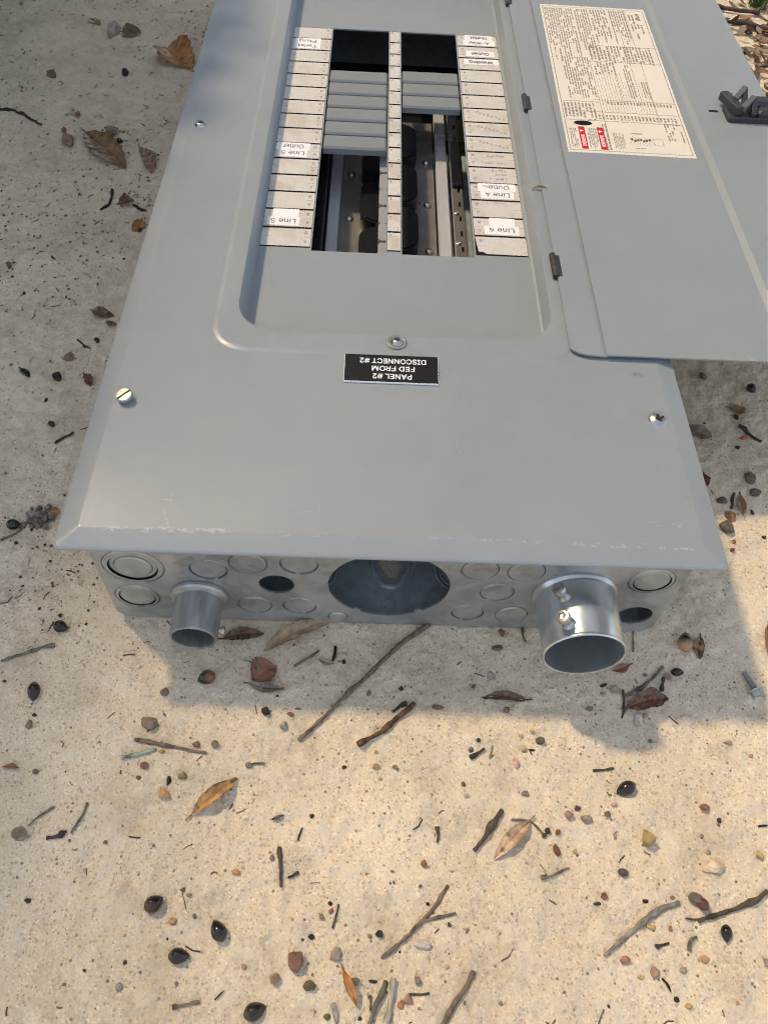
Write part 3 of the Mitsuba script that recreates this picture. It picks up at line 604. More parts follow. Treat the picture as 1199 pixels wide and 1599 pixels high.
TWIGS = [
([(-0.2506, -0.0243), (-0.2359, -0.018), (-0.2192, -0.012)], 0.0025, 'grey', 'straight grey stalk with a knob, lying at the left edge'),
([(-0.1554, -0.0747), (-0.1385, -0.0774), (-0.1245, -0.0799), (-0.1098, -0.0823)], 0.0027, 'greybrown', 'brown twig lying above the lichen covered twig'),
([(-0.161, -0.0855), (-0.1511, -0.0833), (-0.14, -0.0803)], 0.0027, 'lichen', 'short twig covered in pale green lichen'),
([(-0.1942, -0.1156), (-0.201, -0.1208), (-0.2061, -0.1266)], 0.0015, 'greybrown', 'thin stalk of the acorn cap at lower left'),
([(-0.1752, -0.113), (-0.177, -0.1214), (-0.1812, -0.1303)], 0.0018, 'greybrown', 'thin curved twig right of the acorn cap'),
([(-0.1941, -0.1337), (-0.1879, -0.1325), (-0.1829, -0.1289)], 0.0025, 'greydark', 'dark splintered twig at the foot of the thin curved twig'),
([(-0.0742, -0.0873), (-0.0796, -0.0874), (-0.0834, -0.0883)], 0.0015, 'grey', 'tiny grey twig right of the golden leaf'),
([(-0.0604, -0.023), (-0.0524, -0.0173), (-0.0447, -0.0116)], 0.0021, 'grey', 'short grey twig under the large round opening of the box'),
([(-0.0346, -0.0084), (-0.0344, -0.014), (-0.0363, -0.0191)], 0.0021, 'black', 'short black twig under the large round opening of the box'),
([(0.0296, 0.0103), (0.0125, -0.0018), (0.0013, -0.0138), (-0.0128, -0.0292), (-0.0209, -0.0361), (-0.0312, -0.0481), (-0.0416, -0.0594), (-0.0535, -0.072)], 0.0037, 'greybrown', 'long thin grey brown stick running out from under the box'),
([(0.0192, -0.0459), (0.0057, -0.0577), (-0.0027, -0.0662), (-0.0169, -0.0743)], 0.0044, 'brown', 'thick brown stick at the edge of the shadow below the box'),
([(0.0131, -0.046), (0.0098, -0.0478), (0.0044, -0.0518)], 0.0029, 'greydark', 'stub of grey twig touching the thick brown stick'),
([(0.0708, -0.1112), (0.0645, -0.1198), (0.0594, -0.1271), (0.0518, -0.1353)], 0.0041, 'bark', 'dark knobbly twig under the pinkish tan leaf'),
([(0.0941, -0.1267), (0.0901, -0.1218), (0.0863, -0.1175), (0.0753, -0.117)], 0.0015, 'greybrown', 'thin bent leaf stem with a bead at its end'),
([(0.1865, -0.0156), (0.1779, -0.0241), (0.1695, -0.0302), (0.1578, -0.0367)], 0.0026, 'grey', 'upper prong of the forked grey twig right of the big coupling'),
([(0.173, -0.0274), (0.164, -0.0374), (0.1582, -0.0441), (0.1536, -0.0494)], 0.0025, 'grey', 'lower prong of the forked grey twig right of the big coupling'),
([(0.1562, -0.0332), (0.1556, -0.042), (0.1527, -0.052)], 0.0017, 'greydark', 'upright dark splinter across the forked grey twig'),
([(0.1838, -0.0248), (0.1822, -0.0329)], 0.003, 'greydark', 'short dark twig stub beside the small black acorn'),
([(0.1701, 0.0101), (0.1692, 0.0023), (0.1679, -0.0054)], 0.0018, 'grey', 'thin twig hanging below the lower right hole of the box'),
([(0.0929, 0.01), (0.0934, 0.0051), (0.0942, -0.0006)], 0.0018, 'brown', 'thin brown twig in front of the box left of the coupling'),
([(0.1287, -0.0866), (0.1352, -0.0857), (0.1421, -0.0847)], 0.002, 'greydark', 'small dark twig above the large dark acorn'),
([(0.0891, -0.1493), (0.0955, -0.1485), (0.1006, -0.1457), (0.1057, -0.1436)], 0.0015, 'greybrown', 'stalk with a swollen bulb at its left end'),
([(0.1661, -0.1609), (0.1545, -0.1643), (0.1455, -0.17), (0.1313, -0.1797), (0.1201, -0.1876)], 0.0033, 'lichengrey', 'long curved grey twig at lower right'),
([(0.219, -0.1536), (0.2118, -0.1584), (0.1984, -0.1633), (0.1867, -0.1664), (0.1762, -0.1698)], 0.0033, 'bark', 'dark twig reaching in from the right edge'),
([(0.1828, -0.1677), (0.1734, -0.1692), (0.1685, -0.1686)], 0.0015, 'brown', 'pale splintered end of the dark twig at the right edge'),
([(0.1676, -0.1844), (0.1687, -0.1794), (0.1741, -0.1774)], 0.0025, 'greygreen', 'short bent grey twig between the curved twig and the black acorn'),
([(0.1491, -0.1831), (0.1528, -0.1821), (0.1569, -0.1811)], 0.0018, 'greydark', 'short dark twig under the long curved grey twig'),
([(0.1497, -0.198), (0.152, -0.2006), (0.153, -0.2041)], 0.0014, 'black', 'thin black curved twig near the bottom right'),
([(0.1157, -0.2127), (0.1142, -0.2158), (0.1127, -0.2189)], 0.001, 'grey', 'hair thin twig at the bottom edge right of centre'),
([(-0.0607, -0.1355), (-0.0595, -0.145), (-0.0575, -0.156)], 0.0029, 'bark', 'short upright brown twig on the open sand'),
([(-0.055, -0.1517), (-0.0515, -0.1503), (-0.0484, -0.1482)], 0.0018, 'greydark', 'dark chip beside the short upright brown twig'),
([(-0.0504, -0.1318), (-0.0495, -0.1283), (-0.0483, -0.1243)], 0.0011, 'black', 'thin black twig above the short upright brown twig'),
([(0.0311, -0.1223), (0.0309, -0.1266), (0.0304, -0.1312)], 0.0023, 'bark', 'tiny upright twig left of the dark knobbly twig'),
([(0.0359, -0.154), (0.0292, -0.1633), (0.0222, -0.1714), (0.0116, -0.181), (-0.0009, -0.1903)], 0.0025, 'greybrown', 'forked grey brown twig in the middle of the bottom sand'),
([(0.0222, -0.172), (0.0311, -0.1703), (0.0401, -0.1679)], 0.0021, 'greybrown', 'side shoot of the forked grey brown twig'),
([(0.001, -0.2015), (-0.0023, -0.2094), (-0.0071, -0.2212)], 0.0033, 'greygreen', 'dark grey twig at the bottom edge, left of the pair'),
([(0.0057, -0.1997), (0.0037, -0.2093), (0.0011, -0.2211)], 0.0044, 'palegrey', 'pale thick twig at the bottom edge, right of the pair'),
([(-0.0074, -0.2083), (-0.0066, -0.2112), (-0.0062, -0.2143)], 0.0017, 'greybrown', 'small twig spur left of the pair of twigs at the bottom edge'),
([(0.0481, -0.1962), (0.0436, -0.2036), (0.0383, -0.2097), (0.0305, -0.2208)], 0.0034, 'greybrown', 'brown twig at the bottom edge between the stones and the sand'),
([(-0.0269, -0.212), (-0.0254, -0.2159), (-0.0238, -0.2214)], 0.0026, 'palegrey', 'pale twig end at the bottom edge below the orange bark'),
([(-0.1094, -0.2145), (-0.1037, -0.2133), (-0.0957, -0.212)], 0.002, 'greybrown', 'short matchstick twig with a swollen end near the bottom left'),
([(-0.0876, -0.2108), (-0.0856, -0.2085), (-0.0835, -0.2068)], 0.001, 'greydark', 'thin dark splinter right of the matchstick twig'),
([(-0.439, 0.6353), (-0.4238, 0.634), (-0.4037, 0.6223), (-0.3863, 0.6093)], 0.0034, 'dark', 'dark bent stick on the shaded sand at upper left'),
([(-0.2866, 0.4992), (-0.2847, 0.4836), (-0.2839, 0.4705), (-0.2892, 0.4594)], 0.0031, 'dark', 'dark thin twig below the large crumpled leaf'),
([(-0.261, 0.4712), (-0.2531, 0.4664), (-0.2454, 0.4627)], 0.0032, 'dark', 'dark twig beside the small folded brown leaf'),
([(-0.2704, 0.2746), (-0.2638, 0.2694), (-0.2574, 0.265)], 0.0016, 'dark', 'fine dark twig below the split brown leaf'),
([(-0.2603, 0.1581), (-0.2547, 0.1636), (-0.2489, 0.1705)], 0.0025, 'greydark', 'short dark twig left of the cover at mid height'),
([(-0.2767, 0.0673), (-0.2692, 0.0726), (-0.2636, 0.0823), (-0.2587, 0.0933)], 0.0018, 'greybrown', 'thin root running into the clump of ash at the left'),
([(0.2924, 0.2032), (0.2986, 0.1916), (0.3054, 0.185)], 0.0033, 'greydark', 'grey twig on the shaded sand right of the cover'),
([(0.2697, 0.1312), (0.2667, 0.123), (0.2647, 0.1169)], 0.0025, 'greydark', 'short upright twig between bark pieces at right'),
([(0.0138, -0.2069), (0.0205, -0.2074), (0.0242, -0.2064)], 0.0017, 'greydark', 'flat dark chip beside the brown twig at the bottom'),
([(0.2232, -0.1182), (0.2288, -0.1177)], 0.0012, 'black', 'black splinter at the right edge above the quartz'),
([(0.0525, -0.081), (0.0566, -0.0785), (0.0612, -0.0752)], 0.0028, 'greydark', 'dark stub in the little heap of twigs at the shadow edge'),
([(0.0644, -0.0811), (0.067, -0.0726)], 0.0012, 'lichengrey', 'pale splinter right of the little heap of twigs'),
([(-0.0283, -0.1766), (-0.0265, -0.1706), (-0.0257, -0.1649)], 0.0014, 'greydark', 'upright splinter in the dark crumbs above the stones'),
]
PEBBLES = [
(-0.1482, -0.0647, 0.0146, 0.0084, 'brownstone', 'large flat brown stone above the brown twig'),
(-0.1415, -0.044, 0.0065, 0.0065, 'brownstone', 'small brown pebble above the large flat brown stone'),
(-0.137, -0.0818, 0.005, 0.0039, 'tan', 'small tan pebble lower left of the brown twig above the lichen twig'),
(-0.1168, -0.0769, 0.0074, 0.005, 'brownstone', 'small brown pebble just right of the brown twig above the lichen twig'),
(-0.1054, -0.077, 0.0062, 0.0064, 'brownstone', 'small brown pebble above the golden folded leaf'),
(-0.1467, -0.0902, 0.0069, 0.0055, 'rustbrown', 'small rusty brown pebble below the lichen covered twig'),
(-0.1483, -0.0979, 0.0038, 0.0034, 'red', 'small dark red pebble below the lichen covered twig'),
(-0.13, -0.0986, 0.0042, 0.0061, 'black', 'small black crumb below the brown twig above the lichen twig'),
(-0.1227, -0.0965, 0.0072, 0.0054, 'olive', 'small olive pebble below the brown twig above the lichen twig'),
(-0.1315, -0.1072, 0.0101, 0.0066, 'orangetan', 'round orange tan nut piece left of the golden leaf'),
(-0.0834, -0.0886, 0.005, 0.0048, 'grey', 'small grey pebble upper right of the golden folded leaf'),
(-0.2103, -0.0952, 0.0049, 0.0041, 'greybrown', 'small grey brown pebble above the upturned acorn cap'),
(-0.2208, -0.0671, 0.0058, 0.0059, 'greybrown', 'small grey brown pebble below the acorn with the brown top'),
(-0.2193, -0.0609, 0.0039, 0.0026, 'dark', 'small dark grey crumb below the acorn with the brown top'),
(-0.2089, -0.1295, 0.0101, 0.0086, 'cap', 'upturned grey acorn cap at the left edge'),
(-0.1858, -0.1307, 0.0051, 0.005, 'dark', 'small dark grey crumb just right of the upturned acorn cap'),
(-0.0283, -0.0189, 0.0034, 0.0036, 'black', 'tiny black crumb above the long grey brown stick'),
(-0.0113, -0.0402, 0.0037, 0.0046, 'greybrown', 'small grey brown pebble lower right of the long grey brown stick'),
(0.0098, -0.0366, 0.0042, 0.0035, 'dark', 'small dark grey crumb above the thick brown stick'),
(0.0336, -0.0485, 0.0091, 0.0038, 'brown', 'small brown pebble just right of the thick brown stick'),
(-0.0603, -0.0557, 0.0056, 0.0033, 'red', 'small dark red pebble lower right of the curled rust leaf'),
(-0.0641, -0.0637, 0.0064, 0.0065, 'greytan', 'small greyish tan pebble below the curled rust leaf'),
(-0.0762, -0.0545, 0.008, 0.0063, 'dark', 'small dark grey crumb below the curled rust leaf'),
(-0.0562, -0.0514, 0.0053, 0.0022, 'greybrown', 'small grey brown pebble lower right of the curled rust leaf'),
(-0.0703, -0.0437, 0.0024, 0.0023, 'black', 'tiny black crumb below the curled rust leaf'),
(0.0746, -0.0055, 0.0104, 0.005, 'olive2', 'pair of split olive green seed husks in front of the box'),
(0.0789, 0.0052, 0.0062, 0.0077, 'rustbrown', 'small rusty brown pebble above the pale cracked chip'),
(0.0698, -0.0255, 0.0068, 0.0088, 'palegrey', 'pale and grey cracked chip in the shade below the box'),
(0.0571, -0.033, 0.0046, 0.0035, 'brown', 'small brown pebble just left of the pale cracked chip'),
(0.0776, -0.0494, 0.0066, 0.0057, 'rustbrown', 'small rusty brown pebble below the dark brown leaf at the shadow edge'),
(0.0532, -0.0754, 0.0048, 0.005, 'grey', 'small grey pebble just left of the little heap of twigs'),
(0.0579, -0.07, 0.004, 0.0032, 'dark', 'small dark grey crumb above the little heap of twigs'),
(0.0657, -0.0787, 0.0036, 0.0032, 'olive', 'tiny olive pebble just right of the little heap of twigs'),
(0.0477, -0.0967, 0.0031, 0.0051, 'red', 'small dark red pebble below the little heap of twigs'),
(0.0493, -0.1039, 0.0054, 0.0033, 'palegrey', 'small whitish pebble above the dark knobbly twig'),
(-0.0251, -0.0884, 0.0039, 0.0027, 'dark', 'small dark grey crumb lower left of the thick brown stick'),
(0.0058, -0.088, 0.0043, 0.0038, 'olivetan', 'small pale olive pebble below the thick brown stick'),
(-0.006, -0.0879, 0.0059, 0.0045, 'tan', 'small tan pebble below the thick brown stick'),
(-0.0431, -0.1177, 0.0034, 0.0029, 'dark', 'tiny dark grey crumb upper right of the short upright brown twig'),
(0.1886, -0.0224, 0.0065, 0.0062, 'greypink', 'small greyish pink pebble upper right of the lobed rust leaf'),
(0.1732, -0.0219, 0.0035, 0.0033, 'greybrown', 'tiny grey brown pebble above the lobed rust leaf'),
(0.1513, -0.0325, 0.0081, 0.0072, 'greytan', 'small greyish tan pebble just left of the lobed rust leaf'),
(0.1436, -0.03, 0.0068, 0.0032, 'dark', 'small dark grey crumb just left of the lobed rust leaf'),
(0.1431, -0.0358, 0.0051, 0.0039, 'greypink', 'small greyish pink pebble just left of the lobed rust leaf'),
(0.132, -0.0462, 0.0063, 0.0042, 'grey', 'small grey pebble just left of the white quartz pebble'),
(0.1637, -0.0534, 0.0075, 0.0092, 'quartz', 'white quartz pebble below the lobed dark rust leaf'),
(0.1686, -0.0495, 0.0038, 0.0039, 'yellow', 'small yellowish pebble upper right of the white quartz pebble'),
(0.1678, -0.0671, 0.0045, 0.0033, 'grey', 'small grey pebble below the white quartz pebble'),
(0.0976, -0.0685, 0.0069, 0.0055, 'olivedark', 'round olive pebble at the shadow edge below the coupling'),
(0.0929, -0.0625, 0.0037, 0.0044, 'yellow', 'small yellowish pebble upper left of the round olive pebble'),
(0.0857, -0.0656, 0.0045, 0.0033, 'yellow', 'small yellowish pebble just left of the round olive pebble'),
(0.0865, -0.0745, 0.0052, 0.0054, 'pinktan', 'small pinkish tan pebble above the pink shell fragment'),
(0.081, -0.0827, 0.0052, 0.0081, 'pink', 'curved pink shell fragment left of centre right'),
(0.0921, -0.0748, 0.0048, 0.0021, 'black', 'small black crumb lower left of the round olive pebble'),
(0.0851, -0.1019, 0.0062, 0.005, 'grey', 'small grey pebble below the pink shell fragment'),
(0.1382, -0.1071, 0.0051, 0.0033, 'pinkbrown', 'small pinkish brown pebble lower left of the large dark acorn below the coupling'),
(0.1334, -0.1128, 0.0047, 0.0049, 'olivedark', 'small dark olive pebble just right of the lumpy grey brown pebble'),
(0.1157, -0.1095, 0.0058, 0.0043, 'red', 'small dark red pebble upper left of the lumpy grey brown pebble'),
(0.1101, -0.1137, 0.0062, 0.0062, 'pinkbrown', 'small pinkish brown pebble just left of the lumpy grey brown pebble'),
(0.1198, -0.1164, 0.0092, 0.0078, 'greystone', 'lumpy grey brown pebble beside two reddish ones'),
(0.1934, -0.1078, 0.0067, 0.0058, 'redstone', 'dark red angular pebble on bright sand at right'),
(0.2002, -0.1154, 0.0031, 0.0037, 'dark', 'small dark grey crumb lower right of the dark red angular pebble'),
(0.2268, -0.1178, 0.0027, 0.0013, 'black', 'tiny black crumb just right of the dark red angular pebble'),
(0.096, -0.1234, 0.0046, 0.0038, 'dark', 'small dark grey crumb just right of the pinkish tan leaf'),
(0.0935, -0.126, 0.0042, 0.0038, 'olivedark', 'small dark olive pebble just right of the pinkish tan leaf'),
(0.102, -0.124, 0.0042, 0.0045, 'orange', 'small orange pebble just left of the lumpy grey brown pebble'),
(0.231, -0.0749, 0.0033, 0.0026, 'orange', 'tiny orange pebble upper right of the dark red angular pebble'),
(0.2184, -0.0667, 0.007, 0.0034, 'tan', 'small tan pebble below the bolt'),
(0.1544, -0.1269, 0.0096, 0.0115, 'olivetan2', 'large ochre stone on the bright sand at right'),
(0.1001, -0.134, 0.0053, 0.0078, 'redbrown', 'upright red brown chip left of the ochre stone'),
(0.1113, -0.1345, 0.0045, 0.004, 'yellow', 'small yellowish pebble upper right of the stalk with a bulb'),
(0.0914, -0.1489, 0.0048, 0.0027, 'dark', 'small dark grey crumb just left of the stalk with a bulb'),
(0.1373, -0.1454, 0.0071, 0.0058, 'darkbrown', 'round dark brown pebble below the ochre stone'),
(0.1907, -0.1416, 0.0158, 0.01, 'quartztan', 'large cream and tan quartz stone at right'),
(0.1891, -0.1336, 0.0046, 0.0032, 'greypink', 'small greyish pink pebble above the large cream quartz stone'),
(0.1242, -0.158, 0.0051, 0.0044, 'redbrown', 'small red brown pebble lower left of the round dark brown pebble'),
(0.1196, -0.1623, 0.0055, 0.0029, 'dark', 'small dark grey crumb lower left of the round dark brown pebble'),
(0.1476, -0.1602, 0.0048, 0.0024, 'black', 'small black crumb above the long curved grey twig'),
(0.1769, -0.1564, 0.0096, 0.006, 'cap2', 'dark cracked acorn cap half off the red brown acorn'),
(0.1752, -0.1883, 0.0071, 0.005, 'orangetan', 'orange tan pebble below the long black acorn'),
(0.1307, -0.1895, 0.0063, 0.0054, 'redpink', 'pinkish red pebble under the long curved grey twig'),
(0.1464, -0.1953, 0.0056, 0.007, 'pinkbrown', 'long mauve brown pebble near the bottom right'),
(0.1557, -0.2078, 0.0038, 0.0036, 'black', 'small black crumb below the thin black curved twig'),
(0.162, -0.2104, 0.0045, 0.0039, 'orangetan', 'small orange tan pebble lower right of the thin black curved twig'),
(0.1624, -0.1942, 0.0056, 0.0038, 'greypink', 'small greyish pink pebble upper right of the thin black curved twig'),
(0.1384, -0.1975, 0.0049, 0.0029, 'yellow', 'small yellowish pebble just left of the long mauve brown pebble'),
(0.1485, -0.1731, 0.0068, 0.0043, 'yellow', 'small yellowish pebble just right of the long curved grey twig'),
(0.1595, -0.1736, 0.0032, 0.004, 'orange', 'small orange pebble just right of the long curved grey twig'),
(0.0956, -0.2052, 0.0024, 0.0015, 'brownstone', 'tiny brown pebble just left of the pinkish red pebble'),
(0.1189, -0.2112, 0.002, 0.002, 'dark', 'tiny dark grey crumb below the pinkish red pebble'),
(0.2198, -0.1341, 0.0054, 0.0064, 'yellow', 'small yellowish pebble just right of the large cream quartz stone'),
(0.2085, -0.1896, 0.0043, 0.0061, 'greystone', 'small grey brown pebble lower right of the long black acorn'),
(0.1637, -0.158, 0.0033, 0.0027, 'pinkbrown', 'tiny pinkish brown pebble just left of the red brown acorn in its cap'),
(0.1365, -0.1248, 0.0031, 0.0029, 'greypink', 'tiny greyish pink pebble just left of the large ochre stone'),
(0.1881, -0.1244, 0.0027, 0.0029, 'pinkbrown', 'tiny pinkish brown pebble below the dark red angular pebble'),
(-0.0642, -0.1414, 0.0036, 0.0042, 'grey', 'small grey pebble upper left of the short upright brown twig'),
(0.0228, -0.1428, 0.0048, 0.0048, 'redbrown', 'small red brown pebble above the forked grey brown twig'),
(0.02, -0.1546, 0.0033, 0.0023, 'brownstone', 'tiny brown pebble upper left of the forked grey brown twig'),
(0.0044, -0.1472, 0.0029, 0.0018, 'brownstone', 'tiny brown pebble above the translucent quartz chip'),
(0.0052, -0.1529, 0.0025, 0.0026, 'grey', 'tiny grey pebble just left of the forked grey brown twig'),
(0.0359, -0.174, 0.0035, 0.0028, 'red', 'small dark red pebble lower right of the forked grey brown twig'),
(0.0457, -0.1764, 0.0028, 0.0025, 'grey', 'tiny grey pebble above the brown twig at the bottom edge'),
(0.0209, -0.1833, 0.0115, 0.0073, 'quartz', 'large translucent quartz chip right of the forked twig'),
(-0.0024, -0.179, 0.0056, 0.0049, 'dark', 'dark crumbly pebble left of the forked twig'),
(-0.0076, -0.1797, 0.0031, 0.0027, 'grey', 'small grey pebble just left of the translucent quartz chip'),
(-0.0303, -0.1643, 0.0032, 0.0028, 'black', 'small black crumb lower right of the short upright brown twig'),
(-0.0294, -0.1681, 0.0035, 0.0034, 'redbrown', 'small red brown pebble upper right of the large red brown stone'),
(-0.0345, -0.1711, 0.0035, 0.0045, 'brownstone', 'small brown pebble above the large red brown stone'),
(-0.0395, -0.1812, 0.0041, 0.0035, 'black', 'small black crumb upper right of the large red brown stone'),
(-0.0473, -0.1925, 0.0102, 0.0132, 'redstone2', 'large red brown stone with an orange scar at the bottom'),
(-0.0577, -0.2015, 0.0074, 0.0072, 'granular', 'grainy brown pebble left of the large red brown stone'),
(-0.0391, -0.2038, 0.0077, 0.0074, 'olivebrown', 'smooth olive brown pebble below the large red brown stone'),
(-0.0256, -0.1892, 0.0089, 0.009, 'greystone', 'grainy grey pebble right of the large red brown stone'),
(-0.0156, -0.2015, 0.0078, 0.0046, 'olive2', 'dark olive pebble beside the strip of orange bark'),
(-0.0055, -0.2013, 0.0061, 0.0023, 'dark', 'small dark grey crumb upper left of the pale thick twig at the bottom edge'),
(0.0183, -0.2004, 0.0044, 0.0059, 'brownstone', 'triangular brown chip at the bottom right of the pale twig'),
(0.0131, -0.2092, 0.0057, 0.0065, 'pinkbrown', 'mottled pink brown pebble at the bottom beside an orange one'),
(0.0094, -0.2118, 0.0053, 0.0055, 'orange2', 'glossy orange pebble at the bottom right of the pale twig'),
(-0.0293, -0.2176, 0.0046, 0.0039, 'olivedark', 'small dark olive pebble below the strip of orange bark'),
(-0.0121, -0.2183, 0.003, 0.0027, 'dark', 'small dark grey crumb lower right of the strip of orange bark'),
(0.0618, -0.2105, 0.0027, 0.0023, 'brownstone', 'tiny brown pebble lower right of the brown twig at the bottom edge'),
(0.0426, -0.2105, 0.002, 0.003, 'grey', 'small grey pebble below the brown twig at the bottom edge'),
(0.0338, -0.1943, 0.0027, 0.0029, 'palegrey', 'small whitish pebble just left of the brown twig at the bottom edge'),
(0.0088, -0.1874, 0.0017, 0.0016, 'black', 'tiny black crumb just left of the translucent quartz chip'),
(0.0245, -0.1634, 0.0025, 0.0023, 'black', 'tiny black crumb just left of the forked grey brown twig'),
(-0.1153, -0.1746, 0.0059, 0.0047, 'orangetan', 'small tan pebble between the acorns of the trio'),
(-0.1039, -0.172, 0.0028, 0.0034, 'grey', 'small grey pebble just left of the rightmost acorn of the trio'),
(-0.1086, -0.1615, 0.0032, 0.0029, 'grey', 'small grey pebble just right of the acorn with the brown base'),
(-0.1964, -0.1656, 0.0052, 0.0032, 'dark', 'small dark grey crumb below the upturned acorn cap'),
(-0.084, -0.1492, 0.0057, 0.0044, 'golden', 'small golden pebble just left of the short upright brown twig'),
(-0.0745, -0.1956, 0.004, 0.0039, 'pinkbrown', 'small pinkish brown pebble lower right of the rightmost acorn of the trio'),
(-0.1386, -0.2058, 0.0043, 0.0051, 'bluegrey', 'blue grey stone chip near the bottom left'),
(-0.1573, -0.1988, 0.0023, 0.0018, 'dark', 'tiny dark grey crumb just left of the blue grey stone chip'),
(-0.1379, -0.1945, 0.0027, 0.0026, 'dark', 'small dark grey crumb above the blue grey stone chip'),
(-0.1088, -0.2042, 0.0027, 0.0028, 'brownstone', 'small brown pebble below the lowest acorn of the trio'),
(-0.1671, -0.2051, 0.0033, 0.0018, 'grey', 'small grey pebble just left of the blue grey stone chip'),
(-0.1391, -0.1509, 0.0032, 0.0027, 'quartz', 'tiny white pebble above the acorn with the brown base'),
(-0.1607, -0.1344, 0.0036, 0.0025, 'brownstone', 'small brown pebble upper left of the acorn with the brown base'),
(-0.1328, -0.1359, 0.0022, 0.0025, 'grey', 'tiny grey pebble above the acorn with the brown base'),
(-0.3494, 0.5802, 0.0182, 0.0157, 'brownstone', 'flat brown stone left of the large crumpled leaf'),
(-0.3605, 0.6037, 0.0062, 0.0093, 'rustbrown', 'tiny rusty brown pebble just left of the large crumpled leaf'),
(-0.3537, 0.8404, 0.0175, 0.0415, 'palegreyshade', 'pale crumbly lump near the top left'),
(-0.3546, 0.3687, 0.0075, 0.0126, 'brown', 'small brown pebble just left of the split brown leaf'),
(-0.3311, 0.3313, 0.0028, 0.0055, 'black', 'tiny black crumb just left of the split brown leaf'),
(-0.2732, 0.254, 0.0117, 0.0097, 'brownstone', 'small brown pebble upper left of the small brown leaf by the slotted screw'),
(-0.2533, 0.274, 0.006, 0.0057, 'dark', 'small dark grey crumb below the split brown leaf'),
(-0.3179, 0.728, 0.0104, 0.0108, 'black', 'small black crumb just left of the orange curled leaf'),
(-0.2455, 0.4291, 0.0049, 0.0063, 'dark', 'tiny dark grey crumb below the small orange brown leaf at the cover'),
(-0.4014, 0.7181, 0.0147, 0.0121, 'brown', 'small brown pebble upper left of the large crumpled leaf'),
(-0.2769, 0.2296, 0.0094, 0.0106, 'dark', 'small dark grey crumb just left of the small brown leaf by the slotted screw'),
(-0.279, 0.2027, 0.003, 0.0057, 'black', 'tiny black crumb just left of the small brown leaf by the slotted screw'),
(-0.268, 0.177, 0.006, 0.0066, 'dark', 'small dark grey crumb lower left of the small brown leaf by the slotted screw'),
(-0.2572, 0.0876, 0.0228, 0.0205, 'ash', 'crumbly clump of grey ash at the left edge'),
(0.274, 0.2586, 0.0086, 0.0092, 'brown', 'small brown pebble upper left of the curved tan leaf'),
(0.2929, 0.2139, 0.0044, 0.0073, 'dark', 'small dark grey crumb below the curved tan leaf'),
(0.2928, 0.1899, 0.007, 0.0038, 'redbright', 'small bright red pebble below the curved tan leaf'),
(0.2853, 0.1793, 0.0054, 0.0037, 'black', 'small black crumb above the topmost dark bark piece'),
(0.2875, 0.149, 0.011, 0.016, 'bark', 'square piece of dark bark, topmost of those at right'),
(0.2875, 0.1332, 0.0113, 0.0103, 'bark', 'dark bark piece just below the topmost one at right'),
(0.259, 0.1245, 0.0102, 0.0095, 'barkround', 'round dark disc of bark beside the cover corner'),
(0.2561, 0.0981, 0.0129, 0.0149, 'bark', 'rough dark bark piece nearest the lower right cover corner'),
(0.2586, 0.0861, 0.0039, 0.0047, 'orange', 'tiny orange pebble below the bark piece nearest the cover corner'),
(0.2559, 0.0792, 0.0054, 0.0041, 'red', 'small dark red pebble below the bark piece nearest the cover corner'),
(0.2799, 0.1139, 0.003, 0.0066, 'dark', 'small dark grey crumb upper right of the bark piece nearest the cover corner'),
(0.2834, 0.0916, 0.004, 0.0043, 'dark', 'tiny dark grey crumb just right of the bark piece nearest the cover corner'),
]
# ------------------------------------------------------------------ things lying on the sand
COL = dict(black=(.012, .010, .009), dark=(.030, .024, .020), brown1=(.050, .022, .010), brown2=(.16, .075, .030), tan=(.36, .22, .10), red=(.13, .045, .028), golden=(.42, .23, .075), brown=(.105, .058, .028), rust=(.21, .095, .050), greybrown=(.17, .13, .095),
    drytan=(.31, .22, .13), pinktan=(.47, .31, .20), brownoil=(.20, .11, .040), rustdark=(.12, .045, .018), orange=(.36, .16, .045), shadebrown=(.19, .11, .058), greydark=(.055, .048, .043), grey=(.16, .14, .12), lichen=(.20, .23, .17), bark=(.085, .062, .050),
    lichengrey=(.18, .165, .14), greygreen=(.14, .13, .10), palegrey=(.36, .33, .28), brownstone=(.19, .13, .09), rustbrown=(.18, .085, .05), olive=(.20, .16, .06), olive2=(.13, .12, .055), olivetan=(.34, .28, .16), olivetan2=(.30, .21, .08), olivedark=(.085, .078, .045), olivebrown=(.19, .14, .06),
    orangetan=(.45, .26, .12), cap=(.23, .18, .13), cap2=(.085, .075, .065), greytan=(.30, .25, .18), greypink=(.34, .25, .20), quartz=(.50, .45, .37), quartztan=(.62, .45, .28), yellow=(.48, .36, .15), pinktanstone=(.5, .3, .2), pink=(.55, .33, .25), pinkbrown=(.30, .17, .13),
    greystone=(.26, .21, .17), redstone=(.24, .09, .06), redstone2=(.15, .06, .035), redbrown=(.26, .095, .04), redpink=(.30, .12, .09), darkbrown=(.065, .042, .033), granular=(.23, .15, .095), orange2=(.38, .17, .065), bluegrey=(.25, .25, .25), palegreyshade=(.32, .28, .24), ash=(.12, .105, .095), barkround=(.06, .05, .042), redbright=(.45, .08, .045))
DUST = np.array((.34, .28, .20))
def dusty(c, amount): return tuple(np.array(c) * (1 - amount) + DUST * amount)
def rough_ball(rx, ry, rz, amt, seed, sub=2, freq=1.6):
    m = trimesh.creation.icosphere(subdivisions=sub); v = m.vertices
    r = np.random.default_rng(seed); o = r.uniform(0, 50, 3)
    k = 1 + amt * 2 * (meshkit.fbm(v * freq + o, 3, seed % 7) - .5)
    v = v * k[:, None]
    for _ in range(10):      # broken faces
        nrm = r.normal(size=3); nrm /= np.linalg.norm(nrm); c = r.uniform(.50, .92)
        d = v @ nrm - c; v = v - np.where(d > 0, d, 0)[:, None] * nrm * .85
    m.vertices = v * [rx, ry, rz]
    return m
